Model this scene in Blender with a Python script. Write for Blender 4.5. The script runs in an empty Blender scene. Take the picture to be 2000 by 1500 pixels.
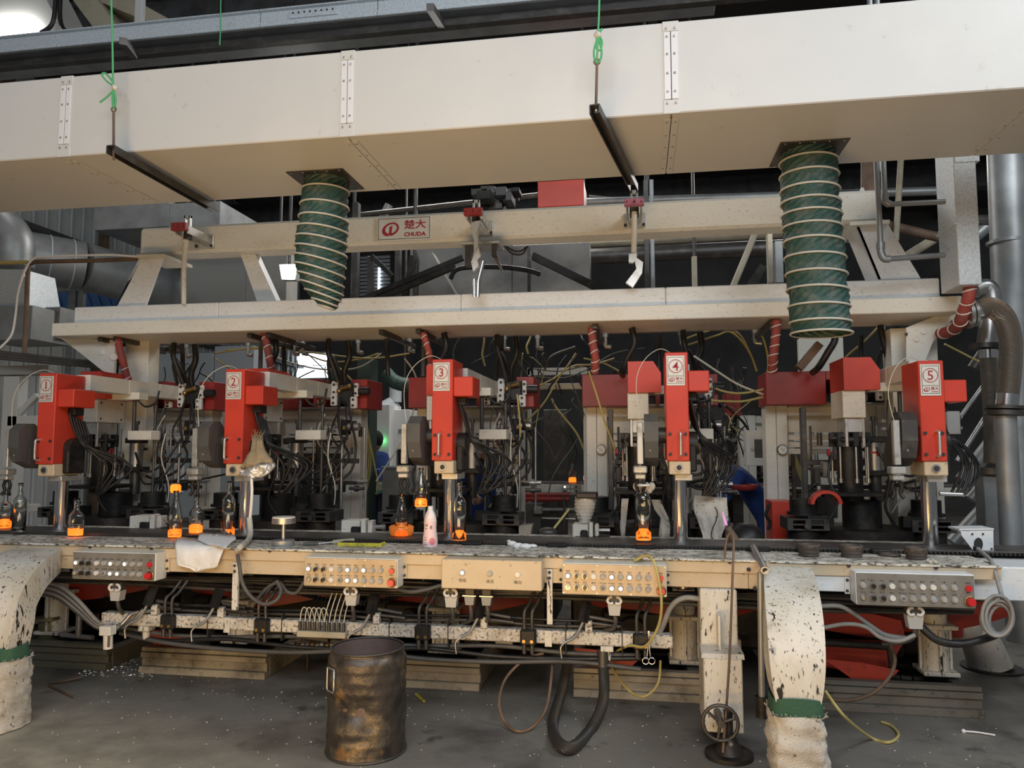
import bpy, math, random
from mathutils import Vector, Matrix, noise
random.seed(7)
scene = bpy.context.scene
C = scene.collection
R = math.radians
PI = math.pi
# ---------------------------------------------------------------- camera
FPX, YAW, PITCH, EYE = 1475.0, R(9.5), R(4.75), 1.5
cd = bpy.data.cameras.new('camera'); cam = bpy.data.objects.new('camera', cd); C.objects.link(cam)
cam.location = (0, 0, EYE); cam.rotation_euler = (PI/2+PITCH, 0, YAW)
cd.sensor_width = 36; cd.lens = 36*FPX/2000; cd.clip_start = .05; cd.clip_end = 200
scene.camera = cam
# ---------------------------------------------------------------- world, lights, exposure
w = bpy.data.worlds.new('daylight'); scene.world = w; w.use_nodes = True
w.node_tree.nodes['Background'].inputs[0].default_value = (.93, .96, 1, 1)
w.node_tree.nodes['Background'].inputs[1].default_value = .10
def area(name, loc, target, sx, sy, power, col=(1, 1, 1), spread=180):
    l = bpy.data.lights.new(name, 'AREA'); l.shape = 'RECTANGLE'; l.size = sx; l.size_y = sy; l.energy = power; l.color = col; l.spread = R(spread)
    o = bpy.data.objects.new(name, l); C.objects.link(o); o.location = loc
    o.rotation_euler = (Vector(target)-Vector(loc)).to_track_quat('-Z', 'Y').to_euler()
    return o
area('bay_lamp_front', (0.4, -2.6, 5.0), (-.4, 4.8, 1.8), 7, 1.8, 265, (.91, .96, 1))
area('bay_lamp_right', (4.2, 2.4, 5.6), (1.2, 5.2, 1.6), 2, 2, 120, (.90, .96, 1))
area('furnace_glow', (-1.3, .9, .2), (-1.0, 4.2, 3.0), 3.2, .6, 58, (1, .60, .22), 150)
area('bay_lamp_rear', (-2.2, 9.2, 5.6), (-2, 8.5, 0), 3, 1.2, 130, (1, .97, .92))
area('bay_lamp_far', (2.5, 12.5, 5.8), (2, 11, 0), 3, 1.2, 110, (1, .97, .92))
vs = scene.view_settings
vs.view_transform = 'Standard'; vs.look = 'None'; vs.gamma = 1; vs.use_curve_mapping = False; vs.exposure = .30
# ---------------------------------------------------------------- geometry helpers
_c, _s, _cp, _sp = math.cos(YAW), math.sin(YAW), math.cos(PITCH), math.sin(PITCH)
FW = Vector((-_s*_cp, _c*_cp, _sp)); RT = Vector((_c, _s, 0)); UP = RT.cross(FW); EY = Vector((0, 0, EYE))
def ray(x, y): return FW*FPX+RT*(x-1000)-UP*(y-750)
def PY(x, y, Y): d = ray(x, y); return EY+d*(Y/d.y)      # point of the sight line at depth Y
def PZ(x, y, Z): d = ray(x, y); return EY+d*((Z-EYE)/d.z)  # ... at height Z
def PX(x, y, X): d = ray(x, y); return EY+d*(X/d.x)      # ... at a plane X
def PP(Y, *pts): return [PY(x, y, Y) for x, y in pts]
def PV(*pts): return [PY(*p) for p in pts]
class M:
    def __init__(s): s.v = []; s.f = []; s.sm = []; s.isl = []
    def add(s, v, f, sm=False):
        o = len(s.v); f0 = len(s.f); s.v += [tuple(a) for a in v]; s.f += [tuple(i+o for i in q) for q in f]; s.sm += [sm]*len(f); s.isl.append((o, len(s.v), f0, len(s.f))); return s
    def box(s, x0, x1, y0, y1, z0, z1, b=.004):
        if x0 > x1: x0, x1 = x1, x0
        if y0 > y1: y0, y1 = y1, y0
        if z0 > z1: z0, z1 = z1, z0
        b = min(b, (x1-x0)*.3, (y1-y0)*.3, (z1-z0)*.3)
        if b <= 0:
            v = [(x, y, z) for x in (x0, x1) for y in (y0, y1) for z in (z0, z1)]
            return s.add(v, [(0, 1, 3, 2), (4, 6, 7, 5), (0, 4, 5, 1), (2, 3, 7, 6), (0, 2, 6, 4), (1, 5, 7, 3)])
        v = []; f = []
        X = (x0, x1); Y = (y0, y1); Z = (z0, z1); ix = {}
        for i in (0, 1):
            for j in (0, 1):
                for k in (0, 1):
                    sx, sy, sz = (b, -b)[i], (b, -b)[j], (b, -b)[k]
                    for a, p in enumerate(((X[i], Y[j]+sy, Z[k]+sz), (X[i]+sx, Y[j], Z[k]+sz), (X[i]+sx, Y[j]+sy, Z[k]))):
                        ix[i, j, k, a] = len(v); v.append(p)
        g = lambda *q: ix[q]
        for i in (0, 1):
            q = [g(i, 0, 0, 0), g(i, 0, 1, 0), g(i, 1, 1, 0), g(i, 1, 0, 0)]; f.append(q if i == 0 else q[::-1])
            q = [g(0, i, 0, 1), g(1, i, 0, 1), g(1, i, 1, 1), g(0, i, 1, 1)]; f.append(q if i == 0 else q[::-1])
            q = [g(0, 0, i, 2), g(0, 1, i, 2), g(1, 1, i, 2), g(1, 0, i, 2)]; f.append(q if i == 0 else q[::-1])
        for i in (0, 1):
            for j in (0, 1):
                q = [g(i, j, 0, 0), g(i, j, 0, 1), g(i, j, 1, 1), g(i, j, 1, 0)]; f.append(q if (i+j) % 2 else q[::-1])
                q = [g(i, 0, j, 0), g(i, 0, j, 2), g(i, 1, j, 2), g(i, 1, j, 0)]; f.append(q[::-1] if (i+j) % 2 else q)
                q = [g(0, i, j, 1), g(0, i, j, 2), g(1, i, j, 2), g(1, i, j, 1)]; f.append(q if (i+j) % 2 else q[::-1])
                for k in (0, 1):
                    q = [g(i, j, k, 0), g(i, j, k, 1), g(i, j, k, 2)]; f.append(q if (i+j+k) % 2 == 0 else q[::-1])
        return s.add(v, f)
    def fb(s, px0, py0, px1, py1, Y, d, b=.004):       # upright box whose front face fills a picture rectangle at depth Y
        cx, cy = (px0+px1)/2, (py0+py1)/2
        return s.box(PY(px0, cy, Y).x, PY(px1, cy, Y).x, Y, Y+d, PY(cx, py0, Y).z, PY(cx, py1, Y).z, b)
    def cyl(s, p, q, r, r2=None, n=14, cap=True):
        p = Vector(p); q = Vector(q); r2 = r if r2 is None else r2
        d = (q-p).normalized(); a = d.orthogonal().normalized(); b = d.cross(a)
        c0 = [p+(a*math.cos(t)+b*math.sin(t))*r for t in (2*PI*i/n for i in range(n))]
        c1 = [q+(a*math.cos(t)+b*math.sin(t))*r2 for t in (2*PI*i/n for i in range(n))]
        s.add(c0+c1, [(i, (i+1) % n, n+(i+1) % n, n+i) for i in range(n)], True)
        if cap: s.add(c0, [tuple(range(n))[::-1]]); s.add(c1, [tuple(range(n))])
        return s
    def bar(s, p, q, w, h, up=(0, 0, 1)):                # rectangular bar from p to q
        p = Vector(p); q = Vector(q); d = (q-p).normalized(); a = d.cross(Vector(up))
        a = (a if a.length > 1e-4 else d.orthogonal()).normalized(); b = a.cross(d).normalized()
        v = [e+a*i*w/2+b*j*h/2 for e in (p, q) for i, j in ((-1, -1), (1, -1), (1, 1), (-1, 1))]
        return s.add(v, [(3, 2, 1, 0), (4, 5, 6, 7), (0, 1, 5, 4), (1, 2, 6, 5), (2, 3, 7, 6), (3, 0, 4, 7)])
    def tube(s, pts, r, n=8, sub=6, smooth=True, rad=None, cap=True):
        pts = [Vector(p) for p in pts]; P = []; RR = []
        rr = rad or [r]*len(pts)
        if smooth and len(pts) > 2:
            for i in range(len(pts)-1):
                a = pts[max(i-1, 0)]; b = pts[i]; c = pts[i+1]; d = pts[min(i+2, len(pts)-1)]
                for k in range(sub):
                    t = k/sub
                    P.append(.5*((2*b)+(c-a)*t+(2*a-5*b+4*c-d)*t*t+(3*b-a-3*c+d)*t**3)); RR.append(rr[i]+(rr[i+1]-rr[i])*t)
            P.append(pts[-1]); RR.append(rr[-1])
        else: P = pts; RR = list(rr)
        m = len(P); T = [(P[min(i+1, m-1)]-P[max(i-1, 0)]).normalized() for i in range(m)]
        a = T[0].orthogonal().normalized(); v = []
        for i in range(m):
            a = (a-T[i]*a.dot(T[i])); a = a.normalized() if a.length > 1e-5 else T[i].orthogonal().normalized(); b = T[i].cross(a)
            v += [P[i]+(a*math.cos(2*PI*k/n)+b*math.sin(2*PI*k/n))*RR[i] for k in range(n)]
        s.add(v, [(i*n+k, i*n+(k+1) % n, (i+1)*n+(k+1) % n, (i+1)*n+k) for i in range(m-1) for k in range(n)], True)
        if cap: s.add(v[:n], [tuple(range(n))[::-1]]); s.add(v[-n:], [tuple(range(n))])
        return s
    def lathe(s, c, prof, n=20, sx=1, sy=1, sm=True):
        c = Vector(c); v = []; m = len(prof)
        for r, z in prof:
            v += [c+Vector((math.cos(2*PI*k/n)*r*sx, math.sin(2*PI*k/n)*r*sy, z)) for k in range(n)]
        return s.add(v, [(i*n+k, i*n+(k+1) % n, (i+1)*n+(k+1) % n, (i+1)*n+k) for i in range(m-1) for k in range(n)], sm)
    def prism(s, pts, vec):
        pts = [Vector(p) for p in pts]; vec = Vector(vec); n = len(pts)
        nr = Vector((0, 0, 0))
        for i in range(n): nr += pts[i].cross(pts[(i+1) % n])
        if nr.dot(vec) > 0: pts = pts[::-1]
        v = pts+[p+vec for p in pts]
        return s.add(v, [tuple(range(n)), tuple(range(n, 2*n))[::-1]]+[((i+1) % n, i, n+i, n+(i+1) % n) for i in range(n)])
    def sph(s, c, r, n=10, m=6, sc=(1, 1, 1)):
        pr = [(math.sin(PI*i/m), -math.cos(PI*i/m)) for i in range(m+1)]; c = Vector(c); v = []
        for a, z in pr: v += [c+Vector((math.cos(2*PI*k/n)*a*r*sc[0], math.sin(2*PI*k/n)*a*r*sc[1], z*r*sc[2])) for k in range(n)]
        return s.add(v, [(i*n+k, i*n+(k+1) % n, (i+1)*n+(k+1) % n, (i+1)*n+k) for i in range(m) for k in range(n)], True)
    def torus(s, c, ax, R_, r, n=24, m=8):
        ax = Vector(ax).normalized(); a = ax.orthogonal().normalized(); b = ax.cross(a); c = Vector(c); v = []
        for i in range(n):
            t = 2*PI*i/n; d = a*math.cos(t)+b*math.sin(t)
            v += [c+d*(R_+r*math.cos(2*PI*k/m))+ax*r*math.sin(2*PI*k/m) for k in range(m)]
        return s.add(v, [(i*m+k, i*m+(k+1) % m, ((i+1) % n)*m+(k+1) % m, ((i+1) % n)*m+k) for i in range(n) for k in range(m)], True)
    def pieces(s):                                          # far-apart islands become meshes of their own
        n = len(s.isl)
        if n < 2 or n > 60: return [s]
        bb = []
        for a, b, _, _ in s.isl:
            xs, ys, zs = zip(*s.v[a:b]); bb.append(((min(xs), min(ys), min(zs)), (max(xs), max(ys), max(zs))))
        sz = [max(h-l for l, h in zip(*q)) for q in bb]; par = list(range(n))
        def fd(i):
            while par[i] != i: i = par[i]
            return i
        for i in range(n):
            for j in range(i):
                g = math.sqrt(sum(max(0, bb[i][0][k]-bb[j][1][k], bb[j][0][k]-bb[i][1][k])**2 for k in range(3)))
                if g <= max(.02, .5*max(sz[i], sz[j])): par[fd(i)] = fd(j)
        out = {}
        for i, (a, b, f0, f1) in enumerate(s.isl):
            q = out.setdefault(fd(i), M()); o = len(q.v); q.v += s.v[a:b]; q.f += [tuple(k-a+o for k in f) for f in s.f[f0:f1]]; q.sm += s.sm[f0:f1]; q.isl.append((o, len(q.v), len(q.f)-(f1-f0), len(q.f)))
        return list(out.values())
    def mesh(s, name, off=(0, 0, 0)):
        me = bpy.data.meshes.new(name); ox, oy, oz = off
        me.from_pydata([(x-ox, y-oy, z-oz) for x, y, z in s.v], [], s.f)
        me.polygons.foreach_set('use_smooth', s.sm); me.update(); return me
LOC = {}
def thing(name, label, cat, loc=(0, 0, 0), group=None):
    o = bpy.data.objects.new(name, None); o.empty_display_size = .05; C.objects.link(o); o.location = loc; LOC[o] = Vector(loc)
    o['label'] = label; o['category'] = cat
    if group: o['group'] = group
    return o
def obj(name, mb, mat, parent=None, label=None, kind=None):
    off = LOC[parent] if parent else Vector((0, 0, 0))
    if parent and not kind and name not in ('lettering', 'border', 'print', 'maker_mark', 'emblem', 'folds'):
        pc = mb.pieces()
        if len(pc) > 1: return [obj(name, q, mat, parent, label, kind or 'piece') for q in pc][0]
    if kind == 'piece': kind = None
    o = bpy.data.objects.new(name, mb.mesh(name, off)); C.objects.link(o); o.data.materials.append(MT[mat] if isinstance(mat, str) else mat)
    if parent: o.parent = parent; LOC[o] = off
    if label: o['label'] = label
    if kind: o['kind'] = kind
    return o
def one(name, mb, mat, label, cat, group=None, kind=None):
    xs, ys, zs = zip(*mb.v); loc = Vector(((min(xs)+max(xs))/2, (min(ys)+max(ys))/2, min(zs)))
    o = bpy.data.objects.new(name, mb.mesh(name, loc)); C.objects.link(o); o.location = loc; LOC[o] = loc
    o.data.materials.append(MT[mat] if isinstance(mat, str) else mat)
    o['label'] = label; o['category'] = cat
    if group: o['group'] = group
    if kind: o['kind'] = kind
    return o
def struct(name, mb, mat):
    o = obj(name, mb, mat); o['kind'] = 'structure'; LOC[o] = Vector((0, 0, 0)); return o
def inst(src, parent, loc, rot=(0, 0, 0), scale=1):      # another object on the same mesh, placed in world space under parent
    o = bpy.data.objects.new(src.name, src) if isinstance(src, bpy.types.Mesh) else src.copy()
    C.objects.link(o); o.parent = parent; o.location = Vector(loc)-(LOC[parent] if parent else Vector((0, 0, 0))); o.rotation_euler = rot
    o.scale = (scale,)*3
    return o
def dup(root, loc, label=None, rz=0, scale=None):
    r = root.copy(); C.objects.link(r); r.location = loc; r.rotation_euler = (0, 0, rz)
    if scale: r.scale = scale
    if label: r['label'] = label
    for ch in list(root.children):
        c = ch.copy(); C.objects.link(c); c.parent = r
        for g in ch.children:
            d = g.copy(); C.objects.link(d); d.parent = c
    return r
_tx = {}
def text(mb, s, p, h, width=None, bold=0, cx=True):        # lettering lying in a plane facing the viewer; p = centre
    if s not in _tx:
        cu = bpy.data.curves.new('t', 'FONT'); cu.body = s; cu.size = 1; cu.resolution_u = 2; cu.offset = bold
        o = bpy.data.objects.new('t', cu); C.objects.link(o); bpy.context.view_layer.update()
        me = bpy.data.meshes.new_from_object(o.evaluated_get(bpy.context.evaluated_depsgraph_get()))
        _tx[s] = ([tuple(v.co) for v in me.vertices], [tuple(q.vertices) for q in me.polygons])
        bpy.data.objects.remove(o); bpy.data.curves.remove(cu); bpy.data.meshes.remove(me)
    v, f = _tx[s]
    if not v: return mb
    x0 = min(a[0] for a in v); x1 = max(a[0] for a in v); y0 = min(a[1] for a in v); y1 = max(a[1] for a in v)
    k = h/(y1-y0); kx = k if width is None else width/(x1-x0); p = Vector(p)
    return mb.add([p+Vector(((a[0]-(x0+x1)/2)*kx, 0, (a[1]-(y0+y1)/2)*k)) for a in v], f)
# ---------------------------------------------------------------- materials
MT = {}
def mat(name, col, rough=.5, metal=0, dirt=None, speck=None, bump=None, rust=None, emis=None, glass=None, stretch=(1, 1, 1), wave=None):
    m = bpy.data.materials.new(name); m.use_nodes = True; nt = m.node_tree; N = nt.nodes; L = nt.links
    b = N['Principled BSDF']; b.inputs['Roughness'].default_value = rough; b.inputs['Metallic'].default_value = metal
    geo = N.new('ShaderNodeNewGeometry'); mp = N.new('ShaderNodeMapping'); mp.inputs['Scale'].default_value = stretch
    L.new(geo.outputs['Position'], mp.inputs[0])
    rgb = N.new('ShaderNodeRGB'); rgb.outputs[0].default_value = (*col, 1); cur = rgb.outputs[0]
    def layer(cur, col2, sc, lo, hi, det=5, amt=1.0, ro=.6):
        n = N.new('ShaderNodeTexNoise'); n.inputs['Scale'].default_value = sc; n.inputs['Detail'].default_value = det; n.inputs['Roughness'].default_value = ro
        L.new(mp.outputs[0], n.inputs[0])
        r = N.new('ShaderNodeMapRange'); r.inputs[1].default_value = lo; r.inputs[2].default_value = hi; r.inputs[4].default_value = amt; L.new(n.outputs[0], r.inputs[0])
        x = N.new('ShaderNodeMix'); x.data_type = 'RGBA'; L.new(r.outputs[0], x.inputs[0]); L.new(cur, x.inputs[6]); x.inputs[7].default_value = (*col2, 1)
        return x.outputs[2]
    for d in (dirt, rust, speck):
        if d:
            for q in (d if isinstance(d[0], (list, tuple)) and isinstance(d[0][0], (list, tuple)) else [d]): cur = layer(cur, *q)
    L.new(cur, b.inputs['Base Color'])
    if bump:
        n = N.new('ShaderNodeTexNoise'); n.inputs['Scale'].default_value = bump[0]; n.inputs['Detail'].default_value = 4; L.new(mp.outputs[0], n.inputs[0])
        q = N.new('ShaderNodeBump'); q.inputs['Strength'].default_value = bump[1]; q.inputs['Distance'].default_value = .01; L.new(n.outputs[0], q.inputs['Height']); L.new(q.outputs[0], b.inputs['Normal'])
    if wave:
        n = N.new('ShaderNodeTexWave'); n.bands_direction = wave[2]; n.inputs['Scale'].default_value = wave[0]; n.inputs['Distortion'].default_value = wave[3] if len(wave) > 3 else 0; L.new(mp.outputs[0], n.inputs[0])
        q = N.new('ShaderNodeBump'); q.inputs['Strength'].default_value = wave[1]; q.inputs['Distance'].default_value = .01; L.new(n.outputs[1], q.inputs['Height']); L.new(q.outputs[0], b.inputs['Normal'])
    if emis: b.inputs['Emission Color'].default_value = (*emis[0], 1); b.inputs['Emission Strength'].default_value = emis[1]
    if glass: b.inputs['Transmission Weight'].default_value = glass; b.inputs['IOR'].default_value = 1.45
    MT[name] = m; return m
K = (.03, .028, .025)
mat('duct_white', (.60, .60, .59), .38, 0, dirt=((.66, .65, .62), 1.3, .5, .8), speck=((.35, .31, .27), 14, .66, .74, 6, .35))
mat('strip_white', (.74, .74, .76), .35, dirt=((.7, .69, .66), 6, .55, .8))
mat('steel', (.55, .55, .54), .35, .9, dirt=((.3, .29, .28), 5, .45, .75))
mat('chrome', (.72, .72, .72), .16, 1)
mat('dark_steel', (.08, .076, .072), .45, .6, dirt=((.16, .145, .13), 8, .5, .75))
mat('black_iron', (.018, .017, .016), .5, .3, dirt=((.06, .050, .042), 7, .5, .75), bump=(30, .3))
mat('galv', (.62, .67, .71), .42, .25, dirt=((.50, .545, .58), 60, .42, .6, 3), speck=((.74, .78, .81), 110, .56, .66, 2, .6))
mat('galv_dull', (.33, .345, .35), .45, .5, dirt=((.23, .235, .24), 4, .42, .7))
mat('cream', (.74, .72, .645), .45, dirt=((.54, .49, .40), 1.8, .5, .8), speck=((.24, .19, .13), 60, .58, .70, 6, .55), stretch=(.5, 1, 1))
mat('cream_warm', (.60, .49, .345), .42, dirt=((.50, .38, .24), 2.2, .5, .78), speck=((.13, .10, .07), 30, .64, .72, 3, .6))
mat('pale', (.76, .785, .80), .42, dirt=((.55, .56, .54), 2.4, .5, .78), speck=((.30, .29, .27), 70, .58, .70, 6, .5), stretch=(.5, 1, 1))
mat('drip_white', (.70, .67, .60), .45, dirt=(((.50, .45, .35), 3.5, .48, .7), ((.25, .22, .18), 9, .60, .72, 5, .7)), speck=(((.02, .018, .016), 34, .625, .66, 3, 1.0), ((.05, .04, .035), 95, .62, .68, 2, .9)), stretch=(1, 1, .25))
mat('bench_top', (.70, .68, .60), .6, dirt=((.34, .31, .26), 14, .45, .62), speck=((.02, .018, .016), 75, .50, .60, 5, .95), stretch=(.5, 1, 1))
mat('rail_paint', (.66, .62, .55), .55, dirt=((.38, .34, .28), 7, .45, .7), speck=((.03, .025, .02), 60, .52, .64, 4, .9))
mat('red', (.60, .055, .03), .36, dirt=((.44, .045, .03), 2.5, .45, .75), speck=((.10, .03, .025), 20, .72, .8, 4, .7))
mat('red_dull_shade', (.34, .035, .03), .42, dirt=((.20, .03, .028), 2.0, .42, .75), speck=((.05, .03, .03), 16, .66, .78, 4, .7))  # darker copy of red: shade on the station covers put into the colour
mat('red_cover', (.50, .055, .03), .45, dirt=((.22, .04, .03), 1.6, .42, .75), speck=((.03, .02, .02), 12, .62, .76, 5, .9))
mat('maroon', (.30, .022, .03), .4)
mat('red_sleeve', (.32, .06, .05), .7, dirt=((.18, .05, .045), 10, .45, .7), bump=(60, .5))
mat('tape', (.66, .6, .55), .7)
mat('hose_green', (.024, .075, .064), .6, dirt=((.105, .125, .112), 16, .46, .68), bump=(60, .35))
mat('hose_wire', (.55, .53, .47), .5)
mat('black_rubber', (.012, .012, .013), .45, dirt=((.04, .037, .034), 9, .5, .75))
mat('grey_cable', (.30, .295, .285), .55, dirt=((.16, .15, .14), 7, .5, .75))
mat('grey_dark', (.085, .083, .08), .5, dirt=((.045, .043, .041), 5, .5, .75))
mat('yellow_tube', (.50, .42, .15), .4, dirt=((.4, .3, .1), 6, .5, .75))
mat('clear_tube', (.62, .60, .50), .35)
mat('braid', (.34, .31, .28), .42, .75, wave=(60, .8, 'DIAGONAL', 1))
mat('braid_dark', (.10, .098, .095), .5, .5, wave=(70, .8, 'DIAGONAL', 1))
mat('rust', (.20, .13, .09), .7, .2, dirt=((.10, .07, .05), 6, .4, .7))
mat('barrel', (.075, .065, .058), .40, .5, dirt=(((.24, .20, .13), 6, .52, .68, 8, .8), ((.04, .036, .033), 9, .50, .66, 8)), rust=((.34, .17, .055), 6, .60, .68, 8, .7), bump=(40, .35))
mat('barrel_in', (.15, .10, .085), .7, dirt=((.08, .06, .05), 6, .45, .7))
mat('floor', (.17, .162, .148), .5, dirt=(((.24, .22, .185), .9, .45, .68, 5), ((.05, .048, .046), 1.4, .5, .7, 6), ((.025, .024, .023), 3.4, .62, .74, 5)), speck=((.5, .49, .46), 60, .735, .76, 2, .7), bump=(18, .25))
mat('roof', (.035, .034, .035), .8)
mat('roof_beam', (.075, .075, .078), .6, dirt=((.035, .033, .033), 4, .45, .7))
mat('panel_wall', (.50, .52, .52), .5, dirt=((.40, .41, .40), .8, .45, .7))
mat('back_wall', (.09, .09, .088), .7, dirt=((.04, .04, .04), .6, .42, .68))
mat('hood', (.25, .245, .23), .5, .1, dirt=(((.36, .34, .30), 1.1, .5, .72), ((.11, .105, .10), .9, .5, .7)))
mat('panel_grey', (.30, .285, .26), .42, .35, dirt=((.22, .205, .18), 5, .45, .72), speck=((.06, .05, .045), 35, .7, .77, 3, .8))
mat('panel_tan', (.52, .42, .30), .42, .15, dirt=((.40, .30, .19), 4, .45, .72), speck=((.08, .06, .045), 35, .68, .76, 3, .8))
mat('ink', (.03, .028, .027), .6)
mat('sign_red', (.36, .02, .035), .5)
mat('sign_plate', (.72, .71, .66), .35, .2, dirt=((.6, .57, .5), 5, .5, .75))
mat('button_grey', (.42, .41, .385), .4, dirt=((.30, .29, .27), 20, .45, .7))
mat('button_white', (.72, .71, .68), .35)
mat('button_lit', (.9, .92, .86), .3, emis=((.95, 1, .9), 1.1))
mat('button_black', (.02, .02, .02), .25)
mat('button_red', (.62, .02, .03), .3)
mat('yellow', (.62, .56, .06), .45, dirt=((.30, .27, .05), 24, .5, .66))
mat('cloth_white', (.82, .82, .82), .9, bump=(45, .5))
mat('sack', (.66, .62, .55), .95, dirt=((.44, .40, .34), 6, .45, .7), bump=(160, .9), speck=((.06, .05, .045), 40, .62, .70, 3, .8))
mat('burlap', (.42, .33, .21), .95, dirt=((.28, .21, .13), 14, .45, .7), bump=(150, .9))
mat('foil', (.80, .79, .76), .3, .85, bump=(70, 1.0))
mat('green_band', (.035, .10, .06), .85, bump=(60, .4))
mat('rope_green', (.09, .42, .17), .7)
mat('glass', (.94, .97, .96), .03, glass=1.0)
mat('hot_glass', (.95, .30, .05), .12, emis=((1, .17, .012), 1.5))
mat('amber_glass', (.9, .42, .1), .06, glass=.7, emis=((1, .3, .04), .1))
mat('pink_label', (.85, .62, .64), .45, dirt=((.78, .70, .62), 14, .48, .62))
mat('lamp_glow', (1, 1, 1), .4, emis=((1, .98, .94), 22))
mat('window_glow', (.9, .95, 1), .4, emis=((.85, .93, 1), 2.2))
mat('green_lamp', (.1, 1, .2), .4, emis=((.15, 1, .25), 4))
mat('blue_cloth', (.015, .05, .22), .85, bump=(14, .4))
mat('blue_sheet', (.06, .16, .42), .5)
mat('skin', (.40, .22, .15), .6)
mat('hair', (.012, .011, .011), .7)
mat('white_cabinet', (.72, .73, .72), .4)
mat('grey_cabinet', (.30, .31, .31), .5, dirt=((.22, .22, .21), 3, .45, .7))
mat('lamp_grey', (.5, .5, .48), .5)
mat('beige', (.45, .40, .30), .6, dirt=((.30, .27, .2), 3, .45, .7))
mat('teal', (.05, .25, .26), .5)
mat('aluminium', (.62, .61, .58), .38, .7, dirt=((.36, .33, .28), 12, .5, .68))
mat('brass', (.45, .30, .12), .35, .9)
mat('ring_iron', (.085, .07, .06), .65, .3, dirt=((.14, .11, .09), 14, .45, .7))
mat('flame', (.9, .4, .8), .5, emis=((1, .45, .7), .25))
MT['scene'] = None; del MT['scene']

nt = MT['floor'].node_tree; N = nt.nodes; b = N['Principled BSDF']; old = b.inputs['Base Color'].links[0].from_socket        # warm light painted tan in front, for bounce, oily floor at the machine
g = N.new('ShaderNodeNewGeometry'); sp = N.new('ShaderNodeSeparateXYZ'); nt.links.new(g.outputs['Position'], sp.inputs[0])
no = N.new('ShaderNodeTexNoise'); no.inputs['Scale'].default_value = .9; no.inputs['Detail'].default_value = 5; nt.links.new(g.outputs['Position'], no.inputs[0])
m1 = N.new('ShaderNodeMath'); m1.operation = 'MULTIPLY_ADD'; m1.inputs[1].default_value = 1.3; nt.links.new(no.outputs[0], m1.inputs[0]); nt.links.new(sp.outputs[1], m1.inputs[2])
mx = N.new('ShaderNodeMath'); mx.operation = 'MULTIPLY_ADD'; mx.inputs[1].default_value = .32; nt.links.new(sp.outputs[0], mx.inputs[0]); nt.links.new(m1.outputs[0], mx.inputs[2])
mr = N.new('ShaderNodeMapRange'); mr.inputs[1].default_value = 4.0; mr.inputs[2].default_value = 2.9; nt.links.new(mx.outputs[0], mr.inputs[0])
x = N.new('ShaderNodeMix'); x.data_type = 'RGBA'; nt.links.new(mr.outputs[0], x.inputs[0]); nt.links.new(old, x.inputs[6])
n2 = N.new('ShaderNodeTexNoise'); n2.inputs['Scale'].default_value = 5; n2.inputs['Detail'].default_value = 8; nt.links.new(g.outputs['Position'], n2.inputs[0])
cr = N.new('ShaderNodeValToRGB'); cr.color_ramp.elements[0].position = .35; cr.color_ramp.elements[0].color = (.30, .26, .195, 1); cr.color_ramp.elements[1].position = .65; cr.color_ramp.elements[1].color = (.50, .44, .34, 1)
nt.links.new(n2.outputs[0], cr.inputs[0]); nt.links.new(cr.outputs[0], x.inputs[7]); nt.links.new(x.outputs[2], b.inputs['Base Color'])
# ---------------------------------------------------------------- setting
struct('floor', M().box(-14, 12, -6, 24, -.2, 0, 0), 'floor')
ce = struct('ceiling', M().box(-14, 12, 4.2, 24, 7.4, 7.6, 0), 'roof')
for i, y in enumerate((5.6, 8.2, 10.8, 13.4, 16)):
    obj('roof_beam', M().box(-14, 12, y, y+.16, 6.7, 7.1).box(-14, 12, y-.08, y+.24, 6.66, 6.72).box(-14, 12, y-.08, y+.24, 7.08, 7.14), 'roof_beam', ce)
for x in (-7, -3.4, .2, 3.8, 7.4):
    obj('purlin', M().box(x, x+.12, 4.3, 24, 7.15, 7.35), 'roof_beam', ce)
struct('wall_back', M().box(-14, 12, 20, 20.2, 0, 7.4, 0), 'back_wall')
wl = struct('wall_left', M().box(-9.6, -9.5, 4.2, 20, 0, 7.4, 0), 'panel_wall')
q = M()
for i in range(58):
    y = 4.4+i*.27; q.box(-9.5, -9.45, y, y+.05, 0, 7.4, .012)
obj('rib', q, 'panel_wall', wl, kind='stuff')
for z in (3.7, 4.9): obj('girt', M().box(-9.44, -9.3, 4.2, 20, z, z+.09), 'roof_beam', wl)
for y in (5.2, 7.4, 9.6, 11.8, 14): obj('stud', M().box(-9.44, -9.3, y, y+.1, 0, 7.4), 'rust', wl)
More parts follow.
